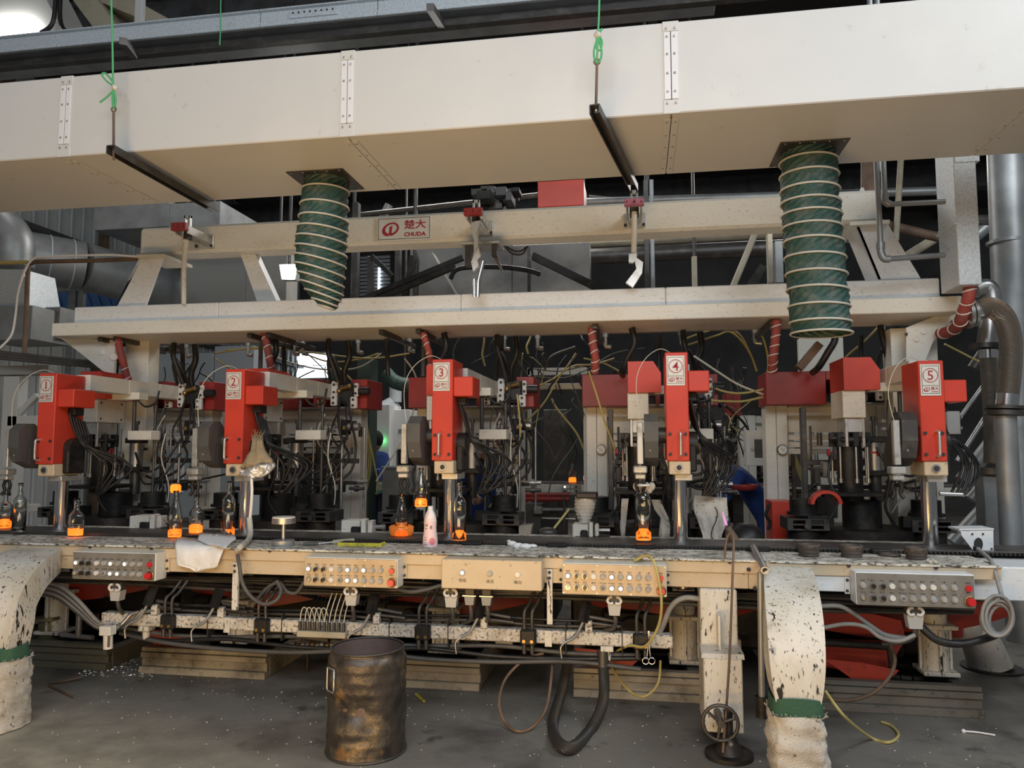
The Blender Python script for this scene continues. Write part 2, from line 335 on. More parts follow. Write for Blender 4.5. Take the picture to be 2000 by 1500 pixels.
# ---------------------------------------------------------------- big white air duct
YD, ZD0, ZD1, YD1 = 3.9, 3.237, 3.735, 4.80
t = thing('air_duct', 'long white rectangular sheet-metal air duct running across the whole machine', 'duct', (-.65, YD, ZD0))
sx = [PY(124, 300, YD).x, PY(677, 258, YD).x, PY(1312, 210, YD).x, PY(2056, 166, YD).x]
ed = [-5.4]+sx+[3.6]
for a, b in zip(ed, ed[1:]): obj('duct_section', M().box(a+.002, b-.002, YD, YD1, ZD0, ZD1, .006), 'duct_white', t)
rv = M().sph((0, 0, 0), .007, 8, 4, (1, .6, 1)).mesh('rivet'); rv.materials.append(MT['steel'])
for x in sx:
    s = obj('seam_strip', M().box(x-.036, x-.002, YD-.006, YD, ZD0+.075, ZD1-.055, .002).box(x+.002, x+.036, YD-.006, YD, ZD0+.075, ZD1-.055, .002), 'strip_white', t)
    for sg in (-1, 1):
        for z in (.115, .215, .32, .415): inst(rv, s, (x+sg*.019, YD-.007, ZD0+z))
    for nm, z0, z1 in (('corner_plate', ZD0-.003, ZD0+.072), ('corner_plate', ZD1-.052, ZD1+.003)):
        c = obj(nm, M().box(x-.042, x+.042, YD-.004, YD+.01, z0, z1, .002), 'duct_white', t)
        for sg in (-1, 1): inst(rv, c, (x+sg*.022, YD-.006, z1-.02 if z0 < ZD0+.1 else z0+.014))
    s = obj('bottom_strip', M().box(x-.04, x-.002, YD+.06, YD1-.03, ZD0-.006, ZD0, .002).box(x+.002, x+.04, YD+.06, YD1-.03, ZD0-.006, ZD0, .002), 'duct_white', t)
    for k in range(5):
        for sg in (-1, 1): inst(rv, s, (x+sg*.022, YD+.1+k*.17, ZD0-.007), (PI/2, 0, 0))
# ---------------------------------------------------------------- green flexible hoses
def flex(path, radii, tilt, nring, label, plate, squash=None):
    base = Vector(path[0]); t = thing('flexible_hose', label, 'hose', base, 'green hoses hanging from the duct')
    p0 = Vector(path[0])
    obj('flange_plate', M().box(p0.x-.19, p0.x+.19, p0.y-.19, p0.y+.19, ZD0-.008, ZD0-.001, .002), 'dark_steel', t)
    for k in range(5):
        for sg in (-1, 1): inst(rv, t, (p0.x-.16+k*.08, p0.y+sg*.175, ZD0-.009), (PI/2, 0, 0))
    n = 132; m = nring*9
    def at(u):
        f = u*(len(path)-1); i = min(int(f), len(path)-2); k = f-i
        a = Vector(path[max(i-1, 0)]); b = Vector(path[i]); c = Vector(path[i+1]); d = Vector(path[min(i+2, len(path)-1)])
        p = .5*((2*b)+(c-a)*k+(2*a-5*b+4*c-d)*k*k+(3*b-a-3*c+d)*k**3)
        return p, radii[i]+(radii[i+1]-radii[i])*k, tilt[i]+(tilt[i+1]-tilt[i])*k
    q = M(); v = []
    rnd = [random.random() for _ in range(64)]
    for j in range(m+1):
        u = j/m; p, r, ti = at(u); fr = (u*nring) % 1.0; bag = math.sin(PI*fr)
        ax = Vector((math.cos(ti), 0, math.sin(ti))); ay = Vector((0, 1, 0))
        for k in range(n):
            th = 2*PI*k/n
            ph = th*16+2*PI*2.3*fr+1.1*math.sin(2*th+int(u*nring)*1.7)+.6*math.sin(5*th+int(u*nring))
            wr = (.0085*(math.sin(ph)+.35*math.sin(2*ph+1))+.007*math.sin(th*3+int(u*nring)*2.1))*bag
            rr = r*(1-.055*bag)+wr
            if j == m: rr *= .96
            v.append(p+ax*math.cos(th)*rr+ay*math.sin(th)*rr)
    q.add(v, [(i*n+k, (i+1)*n+k, (i+1)*n+(k+1) % n, i*n+(k+1) % n) for i in range(m) for k in range(n)], True)
    fo = obj('fabric_sleeve', q, 'hose_green', t)
    for j in range(nring+1):
        u = min(.998, j/nring); p, r, ti = at(u); ax = Vector((math.sin(ti), 0, -math.cos(ti)))
        obj('wire_ring', M().torus(p, ax, r+.003, .0065, 40, 6), 'hose_wire', fo)
    return t
a = PZ(637, 352, ZD0); y0 = a.y
flex([a, PY(633, 420, y0), PY(628, 475, y0), PY(625, 525, y0), PY(629, 568, y0), PY(637, 600, y0)], [.145, .155, .166, .166, .138, .05], [0, R(-5), R(-10), R(-16), R(-20), R(-18)], 13, 'shorter green flexible hose with crumpled lower end beside the lettered sign', None)
a = PZ(1578, 298, ZD0); y0 = a.y
flex([a, PY(1582, 380, y0), PY(1588, 460, y0), PY(1596, 560, y0), PY(1604, 652, y0)], [.158, .163, .166, .167, .166], [0, R(-2), R(-3), R(-3), R(-1)], 13, 'longer straight green flexible hose hanging down to just above the red covers at right', None)
# ---------------------------------------------------------------- hanger bars, rods and green ropes
def hanger(p, q, rod_top, rod_bot, label):
    t = thing('hanger_bar', label, 'bar', p, 'steel bars under the duct')
    d = (q-p).normalized(); sd = Vector((d.y, -d.x, 0))*.024
    m = M(); m.bar(p, q, .048, .006); m.bar(p+sd+Vector((0, 0, -.022)), q+sd+Vector((0, 0, -.022)), .006, .044); m.bar(p-sd+Vector((0, 0, -.022)), q-sd+Vector((0, 0, -.022)), .006, .044)
    obj('channel', m, 'dark_steel', t)
    obj('rod', M().cyl(rod_bot, rod_top, .007, n=8).torus(rod_top+Vector((0, 0, .014)), (0, 1, 0), .014, .005, 14, 6), 'rust', t)
    obj('nut', M().cyl(p+d*.045+Vector((0, 0, -.02)), p+d*.045+Vector((0, 0, -.005)), .014, n=6), 'steel', t)
p = PZ(216, 284, 3.205); q = PZ(420, 402, 3.205)
hanger(p, q, PY(222, 218, p.y+.04), PY(222, 312, p.y+.04), 'dark steel hanger bar under the duct at left, above bracket one')
def rope(pts, loop, label, knot):
    t = thing('hanging_rope', label, 'rope', pts[0], 'green ropes')
    obj('cord', M().tube(pts, .0055, 6), 'rope_green', t)
    for l in loop: obj('loop', M().tube(l, .0055, 6), 'rope_green', t)
    obj('knot', M().sph(knot, .016, 8, 6, (1.2, 1, 1.1)).torus(knot, (1, .2, .3), .014, .007, 10, 6), 'clear_tube', t)
Yr = p.y+.04
rope([PY(222, 212, Yr), PY(221, 170, Yr), PY(219, 60, Yr), PY(216, -60, Yr), PY(214, -300, Yr)], [PP(Yr, (222, 168), (208, 158), (199, 146), (206, 143), (219, 158), (222, 168)), PP(Yr, (221, 178), (208, 190), (195, 200)), PP(Yr, (221, 172), (226, 195), (223, 212), (220, 200), (221, 172))], 'green rope with loose bow knot holding the hanger bar at left', PY(224, 171, Yr))
p = PZ(1161, 204, 3.205); q = PZ(1238, 360, 3.205)
hanger(p, q, PY(1166, 126, p.y+.04), PY(1164, 210, p.y+.04), 'dark steel hanger bar slanting under the duct above bracket four')
Yr = p.y+.04
rope([PY(1166, 121, Yr), PY(1168, 66, Yr), PY(1170, 20, Yr), PY(1171, -60, Yr), PY(1171, -300, Yr)], [PP(Yr, (1168, 66), (1176, 82), (1172, 98), (1164, 90), (1168, 66)), PP(Yr, (1168, 70), (1160, 100), (1164, 122), (1172, 118), (1175, 100), (1168, 70)), PP(Yr, (1168, 66), (1176, 56), (1172, 62))], 'green rope with hanging loops holding the slanting hanger bar above bracket four', PY(1167, 68, Yr))
one('thin_rope', M().tube(PP(5.0, (431, -200), (431, 30), (429, 88)), .005, 6), 'rope_green', 'thin straight green rope dropping behind the duct past the galvanised tray', 'rope')
# ---------------------------------------------------------------- cable tray over the duct
t = thing('cable_tray', 'galvanised cable tray running above and behind the white duct', 'tray', PY(400, 90, 5.2))
zt0, zt1 = PY(400, 66, 5.2).z, PY(400, 36, 5.2).z
for a, b in ((-7, -4.62), (-4.615, -2.85), (-2.845, -1.9), (-1.895, .6)):
    obj('tray_side', M().box(a, b, 5.2, 5.204, zt0+.04, zt1, .001).box(a, b, 5.18, 5.21, zt0, zt0+.04, .004).box(a, b, 5.17, 5.21, zt1, zt1+.012, .003), 'galv', t)
obj('splice_plate', M().box(PY(565, 20, 5.19).x, PY(660, 20, 5.19).x, 5.19, 5.199, zt0+.05, zt1-.02, .002), 'galv', t)
for k in range(8):
    obj('bolt', M().cyl((PY(573+k*11, 20, 5.19).x, 5.19, zt0+.09), (PY(573+k*11, 20, 5.19).x, 5.182, zt0+.09), .007, n=8), 'dark_steel', t)
obj('tray_floor', M().box(-7, .6, 5.21, 5.6, zt0, zt0+.01, .002), 'galv_dull', t)
z1 = PY(400, 70, 5.25).z; z0 = PY(400, 96, 5.25).z
t = thing('support_channel', 'dark steel channel lying between the white duct and the cable tray', 'beam', PY(700, 60, 5.25))
obj('web', M().box(-7, 3, 5.30, 5.31, z0, z1).box(-7, 3, 5.24, 5.31, z1-.012, z1).box(-7, 3, 5.24, 5.31, z0, z0+.012), 'dark_steel', t)
for a, b, c, d in ((232, 78, 268, 104), (832, 12, 868, 44)):
    obj('stub', M().bar(PY(a+8, b+2, 4.75), PY(c-6, d+4, 5.24), .05, .05), 'dark_steel', t)
one('ceiling_strut', M().fb(265, -120, 279, 52, 5.55, .05), 'lamp_grey', 'pale steel strut dropping from the roof to the cable tray', 'strut')
# lamp and housing at the upper left
t = thing('bay_lamp', 'bright rectangular lamp in grey housing at the upper left corner', 'lamp', PY(40, 60, 6.2))
obj('housing', M().prism(PP(6.3, (-60, -60), (60, -60), (112, 40), (70, 66), (-60, 40)), (0, .5, 0)), 'lamp_grey', t)
obj('lens', M().prism(PP(6.24, (-30, 40), (45, 36), (72, 64), (0, 78), (-30, 70)), (0, .05, 0)), 'lamp_glow', t)
obj('cable', M().tube(PP(6.1, (110, -30), (106, 30), (98, 52), (80, 64)), .02).tube(PP(6.1, (120, -30), (117, 30), (126, 58), (150, 60)), .02), 'black_rubber', t)
one('roof_girder', M().prism(PP(6.9, (112, -40), (190, 64), (240, 64), (160, -40)), (0, .5, 0)).prism(PP(7, (140, -20), (330, 60), (345, 45), (190, -40)), (0, .3, 0)), 'beige', 'slanting beige roof girder behind the upper left lamp', 'girder')
# ---------------------------------------------------------------- platform frame above the heads
YP = 5.6
t = thing('platform_frame', 'cream steel platform frame with long rails above the five heads', 'frame', (-.9, 5.9, 0))
xa, xb = PY(100, 652, YP).x, PY(1880, 605, YP).x
zp0, zp1 = PY(1000, 632, YP).z, PY(1000, 604, YP).z
obj('platform_plate', M().box(xa, xb, YP, 6.2, zp0, zp1, .006), 'cream', t)
ra, rb = PY(145, 600, 5.68).x, PY(1835, 545, 5.68).x; rz0, rz1 = zp1, PY(1000, 571, 5.68).z
cut = [ra, PY(426, 590, 5.68).x, PY(900, 575, 5.68).x, PY(1300, 560, 5.68).x, rb]
for a, b in zip(cut, cut[1:]): obj('upper_rail', M().box(a+.001, b-.001, 5.68, 6.1, rz0, rz1, .008), 'pale', t)
YB = 5.9; bz0, bz1 = PY(1000, 465, YB).z, PY(1000, 407, YB).z
ba, bb = PY(272, 470, YB).x, PY(1722, 400, YB).x
obj('top_beam', M().box(ba, bb, YB, YB+.24, bz0, bz1, .022), 'cream', t)
for pl in ([(272, 504), (318, 503), (284, 597), (226, 598)], [(1672, 440), (1734, 437), (1798, 543), (1716, 546)]):
    obj('slanted_post', M().prism(PP(5.75, *pl), (0, .02, 0)).prism(PP(5.75, pl[0], (pl[0][0]+5, pl[0][1]), (pl[3][0]+5, pl[3][1]), pl[3]), (0, .26, 0)).prism(PP(6.0, *pl), (0, .02, 0)), 'pale', t)
obj('slanted_post', M().prism(PP(6.02, (470, 497), (498, 496), (541, 590), (503, 592)), (0, .1, 0)), 'pale', t)
obj('cap_plate', M().prism(PP(5.7, (266, 497), (322, 496), (322, 502), (266, 503)), (0, .4, 0)), 'cream', t)
obj('cap_plate', M().prism(PP(5.7, (1660, 433), (1738, 429), (1738, 436), (1660, 440)), (0, .4, 0)), 'cream', t)
obj('corner_column', M().fb(236, 662, 282, 1100, 6.0, .16), 'cream', t)
obj('corner_column', M().fb(1748, 640, 1840, 1090, 5.95, .2), 'cream', t)
g = M().prism(PP(5.8, (118, 660), (160, 692), (200, 724), (222, 731), (226, 664)), (0, .03, 0)); obj('gusset', g, 'cream', t)
for x, y, r in ((201, 688, .022), (222, 697, .03)): obj('hole_rim', M().cyl(PY(x, y, 5.8), PY(x, y, 5.79), r, n=16), 'button_white', t)
g = M().prism(PP(5.8, (1880, 604), (1845, 640), (1822, 668), (1808, 702), (1806, 740), (1770, 740), (1770, 640), (1840, 612)), (0, .03, 0)); obj('gusset', g, 'cream', t)
for x, y, r in ((1790, 662, .02), (1804, 648, .016), (1770, 653, .011)): obj('hole_rim', M().cyl(PY(x, y, 5.79), PY(x, y, 5.785), r, n=16), 'button_white' if x > 1780 else 'ink', t)
for px in (226, 255, 510, 545, 760, 830, 1165, 1500, 1590): obj('cross_tie', M().box(PY(px, 655, 5.9).x-.02, PY(px, 655, 5.9).x+.02, 5.7, 6.6, zp0-.04, zp0-.002), 'dark_steel', t)
# ---------------------------------------------------------------- company sign on the beam
def logo(m, c, w, Y):
    c = Vector((c.x, Y, c.z)); h = w*.74; n = 44; v = []; ct, sn = math.cos(R(18)), math.sin(R(18))
    for i in range(n+1):
        a = R(258+346*i/n); th = .70-.06*math.sin(a-R(60))
        for k, (ox, oz) in ((1, (0, 0)), (th, (.015*w, .04*h))):
            x, z = math.cos(a)*w/2*k+ox, math.sin(a)*h/2*k+oz; v.append(c+Vector((x*ct-z*sn*.8, 0, z*ct+x*sn)))
    m.add(v, [(2*i, 2*i+2, 2*i+3, 2*i+1) for i in range(n)])
    m.add([c+Vector((x*w, -.0002, z*h)) for x, z in ((-.10, -.46), (.12, -.40), (.06, -.26), (.11, .30), (-.10, .14), (-.09, .08), (-.05, .10))], [tuple(range(7))])
sc = PY(789, 446, 5.875)
t = thing('company_sign', 'cream metal nameplate with dark red emblem and lettering on the top beam', 'sign', sc)
hw, hh = .232, .102
obj('plate', M().box(sc.x-hw, sc.x+hw, 5.875, 5.9, sc.z-hh, sc.z+hh, .002), 'sign_plate', t)
m = M()
for a, b, c_, d in ((-hw+.012, hw-.012, hh-.016, hh-.013), (-hw+.012, hw-.012, -hh+.013, -hh+.016), (-hw+.012, -hw+.015, -hh+.014, hh-.014), (hw-.015, hw-.012, -hh+.014, hh-.014)): m.box(sc.x+a, sc.x+b, 5.872, 5.876, sc.z+c_, sc.z+d, 0)
obj('border', m, 'ink', t)
m = M(); logo(m, sc+Vector((-.115, 0, -.004)), .15, 5.872); obj('emblem', m, 'sign_red', t)
m = M(); text(m, '楚大', Vector((sc.x+.095, 5.872, sc.z+.03)), .075, .185, .014); text(m, 'CHUDA', Vector((sc.x+.095, 5.872, sc.z-.052)), .036, .185, .03); obj('lettering', m, 'sign_red', t)
# ---------------------------------------------------------------- numbered clamp brackets on the beam
def clamp(x0, y0, x1, y1, num, label, mt):
    cx, cy = (x0+x1)/2, (y0+y1)/2; Y = 5.5; c = PY(cx, cy, Y)
    t = thing('clamp_bracket', label, 'bracket', c, 'numbered brackets on the top beam')
    b = obj('number_block', M().fb(x0, y0, x1, y1, Y, .05), mt, t)
    m = M(); text(m, num, PY(cx, cy, Y-.002), .03, None, .01); obj('numeral', m, 'ink', b)
    for sg in (-1, 1):
        obj('screw', M().cyl(PY(cx+sg*(x1-x0)*.36, cy, Y), PY(cx+sg*(x1-x0)*.36, cy, Y-.004), .006, n=8), 'ink', b)
        obj('side_plate', M().box(c.x+sg*.052-.008, c.x+sg*.052+.008, Y+.05, 5.885, c.z-.05, c.z+.02), 'aluminium', t)
    obj('wall_plate', M().box(c.x-.085, c.x+.085, 5.88, 5.9, c.z-.085, c.z+.03), 'aluminium', t)
    for sx_ in (-1, 1):
        obj('bolt', M().cyl((c.x+sx_*.07, 5.88, c.z-.065), (c.x+sx_*.07, 5.868, c.z-.065), .012, n=8), 'ink', t)
    obj('slotted_plate', M().box(c.x-.03, c.x-.012, Y+.12, Y+.15, c.z+.02, c.z+.13).box(c.x+.012, c.x+.03, Y+.12, Y+.15, c.z+.02, c.z+.13).box(c.x-.03, c.x+.03, Y+.12, Y+.15, c.z+.10, c.z+.13), 'aluminium', t)
    obj('collar', M().cyl((c.x, Y+.14, c.z-.075), (c.x, Y+.14, c.z+.02), .035), 'dark_steel', t)
    return t, c
t, c = clamp(333, 434, 362, 449, '1', 'red-faced bracket number one with long cream pole on the top beam', 'red_dull_shade')
obj('pole', M().cyl(PY(365, 455, 5.64), PY(359, 520, 5.64), .021).cyl(PY(359, 520, 5.64), PY(359, 594, 5.64), .019).cyl(PY(361, 462, 5.64), PY(361, 475, 5.64), .024), 'cream', t)
t, c = clamp(905, 405, 941, 419, '3', 'red-faced bracket number three with bent aluminium lever on the top beam', 'red_dull_shade')
obj('lever', M().prism(PP(5.5, (920, 434), (938, 430), (932, 450), (933, 480), (939, 500), (932, 508), (934, 520), (924, 530), (920, 512), (925, 500), (926, 470), (919, 448)), (0, .045, 0)), 'aluminium', t)
obj('chrome_rod', M().tube(PP(5.5, (944, 510), (939, 530), (934, 552), (933, 580)), .018, 10).cyl(PY(926, 545, 5.52), PY(926, 580, 5.52), .012), 'chrome', t)
t, c = clamp(1219, 387, 1258, 400, '4', 'pink-faced bracket number four with pole and bent foot on the top beam', mat('pink_block', (.52, .20, .30), .5, dirt=((.40, .12, .2), 20, .45, .65)))
obj('pole', M().cyl(PY(1239, 414, 5.6), PY(1238, 497, 5.6), .021).cyl(PY(1238, 495, 5.6), PY(1238, 502, 5.6), .026), 'cream', t)
obj('bent_foot', M().prism(PP(5.55, (1228, 496), (1243, 494), (1243, 503), (1256, 512), (1254, 533), (1236, 561), (1222, 552), (1243, 525), (1240, 510), (1236, 513), (1228, 512)), (0, .045, 0)), 'aluminium', t)
t = thing('hanging_yoke', 'dirty steel yoke with two dropper plates under the top beam', 'bracket', PY(935, 500, 5.8))
obj('cross_plate', M().fb(899, 471, 974, 476, 5.7, .25), 'aluminium', t)
for a, b, c_, d in ((908, 476, 921, 520), (960, 476, 970, 500)): obj('dropper', M().fb(a, b, c_, d, 5.72, .05), 'dark_steel', t)
obj('dropper', M().prism(PP(5.74, (962, 498), (970, 494), (982, 530), (976, 526)), (0, .03, 0)), 'dark_steel', t)
# ---------------------------------------------------------------- right side: galvanised duct, pipes, braided hoses
one('square_duct', M().fb(1866, 240, 1910, 556, 5.25, .3, .004).fb(1864, 433, 1912, 437, 5.245, .31, .001).fb(1864, 250, 1912, 316, 5.245, .31, .001), 'galv', 'bright galvanised square duct standing upright at right of the beam', 'duct')
t = thing('grey_pipework', 'grey steel pipes with elbows in front of the right slanted post', 'pipe', PY(1722, 500, 5.2))
obj('riser', M().cyl(PY(1711, 300, 5.2)+Vector((0, 0, 4.0)), PY(1711, 300, 5.2), .018).cyl(PY(1711, 300, 5.2), PY(1720, 482, 5.2), .018), 'galv_dull', t); obj('riser', M().cyl(PY(1728, 300, 5.25)+Vector((0, 0, 4.0)), PY(1728, 385, 5.25), .018), 'galv_dull', t)
obj('elbow', M().tube(PP(5.2, (1720, 480), (1721, 494), (1727, 505), (1738, 506)), .024, 10).cyl(PY(1720, 474, 5.2), PY(1720, 486, 5.2), .027).tube(PP(5.25, (1728, 380), (1729, 393), (1738, 399)), .024, 10), 'galv_dull', t)
obj('branch', M().cyl(PY(1735, 506, 5.2), PY(1845, 498, 5.3), .018).cyl(PY(1735, 399, 5.25), PY(1845, 394, 5.3), .018), 'galv_dull', t)
def sleeve(pts, r, label, wraps=5, name='wrapped_hose'):
    t = thing(name, label, 'hose', pts[-1], 'red wrapped hoses')
    obj('red_sleeve', M().tube(pts, r, 12, 8), 'red_sleeve', t)
    P = [Vector(p) for p in pts]
    for k in range(wraps):
        u = (k+.6)/wraps*(len(P)-1); i = min(int(u), len(P)-2); c = P[i].lerp(P[i+1], u-i); d = (P[i+1]-P[i]).normalized()
        obj('white_tape', M().torus(c, d+Vector((.35, 0, .12)), r*1.02, r*.17, 16, 5), 'tape', t)
    return t
sleeve(PV((1895, 553, 5.35), (1892, 582, 5.35), (1884, 604, 5.4), (1876, 626, 5.45), (1862, 644, 5.6), (1836, 652, 5.75)), .040, 'red wrapped hose with white tape below the galvanised square duct', 6)
sleeve(PV((228, 655, 5.75), (236, 690, 5.7), (244, 722, 5.75), (250, 745, 5.8)), .030, 'faded red wrapped hose beside the left gusset plate', 4)
sleeve(PV((516, 650, 5.75), (521, 672, 5.75), (526, 700, 5.75), (530, 722, 5.8)), .030, 'red wrapped hose dropping behind head two', 4)
sleeve(PV((826, 650, 5.75), (832, 668, 5.75), (838, 690, 5.75), (843, 715, 5.85)), .026, 'dark red wrapped hose dropping behind head three', 4)
sleeve(PV((1156, 640, 5.75), (1158, 670, 5.75), (1163, 700, 5.75), (1162, 728, 5.8)), .031, 'red wrapped hose between heads three and four on the shaded red cover', 5)
sleeve(PV((1517, 625, 5.7), (1514, 665, 5.7), (1510, 700, 5.7), (1508, 728, 5.75)), .033, 'red wrapped hose with bright tape beside the longer green hose', 6)
t = thing('braided_hose', 'steel braided hose bent over from flange beside the platform end', 'hose', PY(1968, 790, 5.4))
obj('braid', M().tube(PP(5.45, (1910, 606), (1935, 600), (1962, 622), (1974, 670), (1972, 730), (1966, 784)), .068, 16, 8), 'braid', t)
obj('flange', M().cyl(PY(1886, 612, 5.45), PY(1893, 611, 5.45), .105, n=20).cyl(PY(1896, 610, 5.45), PY(1902, 609, 5.45), .10, n=20), 'steel', t)
obj('collar', M().cyl(PY(1900, 608, 5.45), PY(1914, 606, 5.45), .066, n=18).cyl(PY(1968, 770, 5.45), PY(1966, 792, 5.45), .07, n=18), 'chrome', t)
t = thing('braided_riser', 'second steel braided hose hanging under the stainless elbow at right', 'hose', PY(1938, 910, 5.8))
obj('braid', M().tube(PP(5.8, (1930, 696), (1934, 760), (1938, 840), (1938, 905)), .055, 14, 8), 'braid', t)
obj('flange', M().cyl(PY(1926, 672, 5.8), PY(1926, 681, 5.8), .11, n=20).cyl(PY(1938, 914, 5.8), PY(1938, 926, 5.8), .11, n=20), 'dark_steel', t)
obj('elbow', M().tube(PP(5.85, (1905, 566), (1928, 562), (1938, 585), (1930, 640), (1926, 672)), .062, 14, 8), 'steel', t)
obj('collar', M().cyl(PY(1929, 683, 5.8), PY(1930, 700, 5.8), .06, n=16), 'chrome', t)
t = thing('flanged_pipe', 'upright steel pipe with bolted flange below the bent braided hose', 'pipe', PZ(1975, 1200, 0))
obj('pipe_body', M().cyl(PY(1963, 812, 5.4), PY(1977, 1100, 5.4), .066, n=20), 'galv_dull', t)
obj('flange', M().cyl(PY(1964, 793, 5.4), PY(1964, 799, 5.4), .125, n=20).cyl(PY(1964, 802, 5.4), PY(1964, 811, 5.4), .118, n=20), 'dark_steel', t)
one('tall_pipe', M().cyl(PY(1945, -250, 6.6), PY(1998, 1250, 6.6), .135, n=24).cyl(PY(1965, 470, 6.6), PY(1965.5, 476, 6.6), .142, n=24), 'galv_dull', 'tall pale grey pipe rising the full height at the right edge', 'pipe')
one('square_riser', M().box(PY(1924, 1000, 5.75).x, PY(1952, 1000, 5.75).x, 5.75, 5.9, 0, PY(1938, 930, 5.75).z), 'galv_dull', 'grey square riser beside the flanged pipe at right', 'pipe')
t = thing('pipe_rack', 'dark diagonal pipes and braces crossing behind the right riser', 'pipe', PY(1880, 1000, 7.2))
for a, b, r, mt in (((1895, 975, 7.2), (1925, 940, 7.2), .05, 'galv_dull'), ((1860, 1060, 7.2), (1930, 985, 7.2), .06, 'galv_dull'), ((1880, 940, 7.4), (1936, 868, 7.4), .07, 'galv_dull'), ((1870, 900, 7.6), (1940, 790, 7.6), .022, 'steel'), ((1850, 850, 7.6), (1930, 740, 7.6), .018, 'steel'), ((1900, 430, 6.9), (2040, 428, 6.9), .045, 'galv_dull'), ((1905, 460, 7.4), (2040, 345, 7.4), .06, 'galv_dull'), ((1900, 720, 7.6), (1980, 600, 7.6), .05, 'dark_steel')):
    obj('brace', M().cyl(PY(*a), PY(*b), r, n=12), mt, t)
# ---------------------------------------------------------------- left background ducts
t = thing('round_duct', 'large grey round duct running back along the panelled wall', 'duct', PY(150, 560, 8))
obj('duct_tube', M().cyl(PY(-80, 480, 6.9), PY(160, 520, 7.8), .29, n=28).cyl(PY(160, 520, 7.8), PY(420, 590, 9.4), .285, n=28), 'galv_dull', t)
for k in (.2, .45, .7, .9):
    a = PY(-80, 480, 6.9).lerp(PY(160, 520, 7.8), k); d = (PY(160, 520, 7.8)-PY(-80, 480, 6.9)).normalized(); obj('joint_ring', M().torus(a, d, .292, .008, 28, 5), 'galv', t)
t = thing('duct_elbow', 'grey segmented duct elbow coming down to a box at the left edge', 'duct', PY(20, 660, 6.4))
obj('segment', M().tube(PP(6.5, (-60, 380), (-5, 435), (22, 470), (22, 520)), .2, 24, 5), 'galv_dull', t)
obj('cone', M().prism(PP(6.3, (-10, 526), (46, 526), (58, 598), (-22, 598)), (0, .4, 0)), 'galv', t)
obj('plenum_box', M().fb(-40, 598, 62, 664, 6.2, .5, .005), 'galv_dull', t)
obj('plenum_side', M().fb(62, 600, 116, 662, 6.5, .5, .005), 'galv_dull', t)
t = thing('brown_pipe', 'rusty brown pipe bent down from the top beam at left with white cable', 'pipe', PY(50, 700, 5.9))
obj('pipe_run', M().tube(PP(5.9, (275, 505), (180, 509), (80, 511), (62, 514), (55, 524), (52, 600), (48, 690)), .020, 10, 4), 'rust', t)
obj('white_cable', M().tube(PP(5.85, (340, 507), (318, 499), (270, 501), (210, 498), (100, 501), (66, 505), (48, 530), (36, 570), (30, 620), (22, 655), (0, 680)), .010, 8), 'cloth_white', t)
one('yellow_pipe', M().cyl(PY(-40, 514, 6.0), PY(58, 512, 6.0), .018), 'yellow_tube', 'short yellow pipe entering at the left edge above the duct box', 'pipe')
t = thing('blue_roof_sheet', 'blue corrugated sheet roof seen between the ducts at left', 'roof', PY(140, 580, 9.4))
for k in range(9): obj('sheet_rib', M().prism(PP(9.4, (50+k*20, 545+k*2), (64+k*20, 546+k*2), (84+k*20, 615), (70+k*20, 615)), (0, .03, 0)), 'blue_sheet', t)
obj('sheet', M().fb(40, 545, 232, 622, 9.45, .03), mat('sheet_blue2', (.16, .28, .5), .5), t)
t = thing('steel_stand', 'grey steel stand and brackets in front of the blue sheet roof', 'stand', PY(120, 600, 8.8))
for a in ((60, 562, 178, 570), (119, 570, 134, 1132), (153, 568, 162, 600)): obj('bar', M().fb(*a, 8.8, .06), 'galv_dull', t)
t = thing('dark_conduits', 'bundle of dark conduits slanting under the left end of the platform', 'conduit', PY(60, 700, 6.2))
for k in range(3): obj('conduit', M().cyl(PY(-40, 684+k*6, 6.2), PY(190, 708+k*4, 6.2), .017), 'grey_dark', t)
t = thing('left_gantry', 'pale grey steel gantry legs behind head one at the left edge', 'frame', PZ(20, 1100, 0))
for a in ((-40, 714, 94, 732), (0, 735, 30, 1000), (14, 812, 72, 832), (-10, 985, 60, 1000)): obj('beam', M().fb(*a, 6.4, .12), 'lamp_grey' if a[1] > 720 else 'grey_cabinet', t)
obj('brace', M().bar(PY(36, 810, 6.45), PY(74, 772, 6.45), .05, .05), 'lamp_grey', t)
# ---------------------------------------------------------------- work bench
ZB, YF = .9, 4.22
t = thing('work_bench', 'long cream steel work bench with spattered top in front of the heads', 'bench', (-.9, 4.7, 0))
bl, br = -5.6, PY(1958, 1105, YF).x
obj('bench_top', M().box(bl, br, YF, 5.22, ZB-.012, ZB, .003), 'bench_top', t)
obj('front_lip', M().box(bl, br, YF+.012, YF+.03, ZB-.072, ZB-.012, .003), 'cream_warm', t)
zl = .746
cuts = [-5.6, PY(72, 1095, 4.24).x, PY(115, 1095, 4.24).x, PY(470, 1100, 4.24).x, PY(866, 1110, 4.24).x, PY(1296, 1120, 4.24).x, PY(1462, 1120, 4.24).x, PY(1483, 1120, 4.24).x]
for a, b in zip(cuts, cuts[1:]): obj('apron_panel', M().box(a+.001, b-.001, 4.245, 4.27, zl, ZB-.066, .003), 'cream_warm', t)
a = PY(1483, 1120, 4.24).x
obj('apron_panel', M().box(a+.001, PY(1900, 1150, 4.24).x, 4.245, 4.27, zl, ZB-.066, .003), 'pale', t)
obj('end_box', M().box(PY(1900, 1130, 4.3).x, 3.2, 4.3, 5.1, .715, .885, .006), 'pale', t)
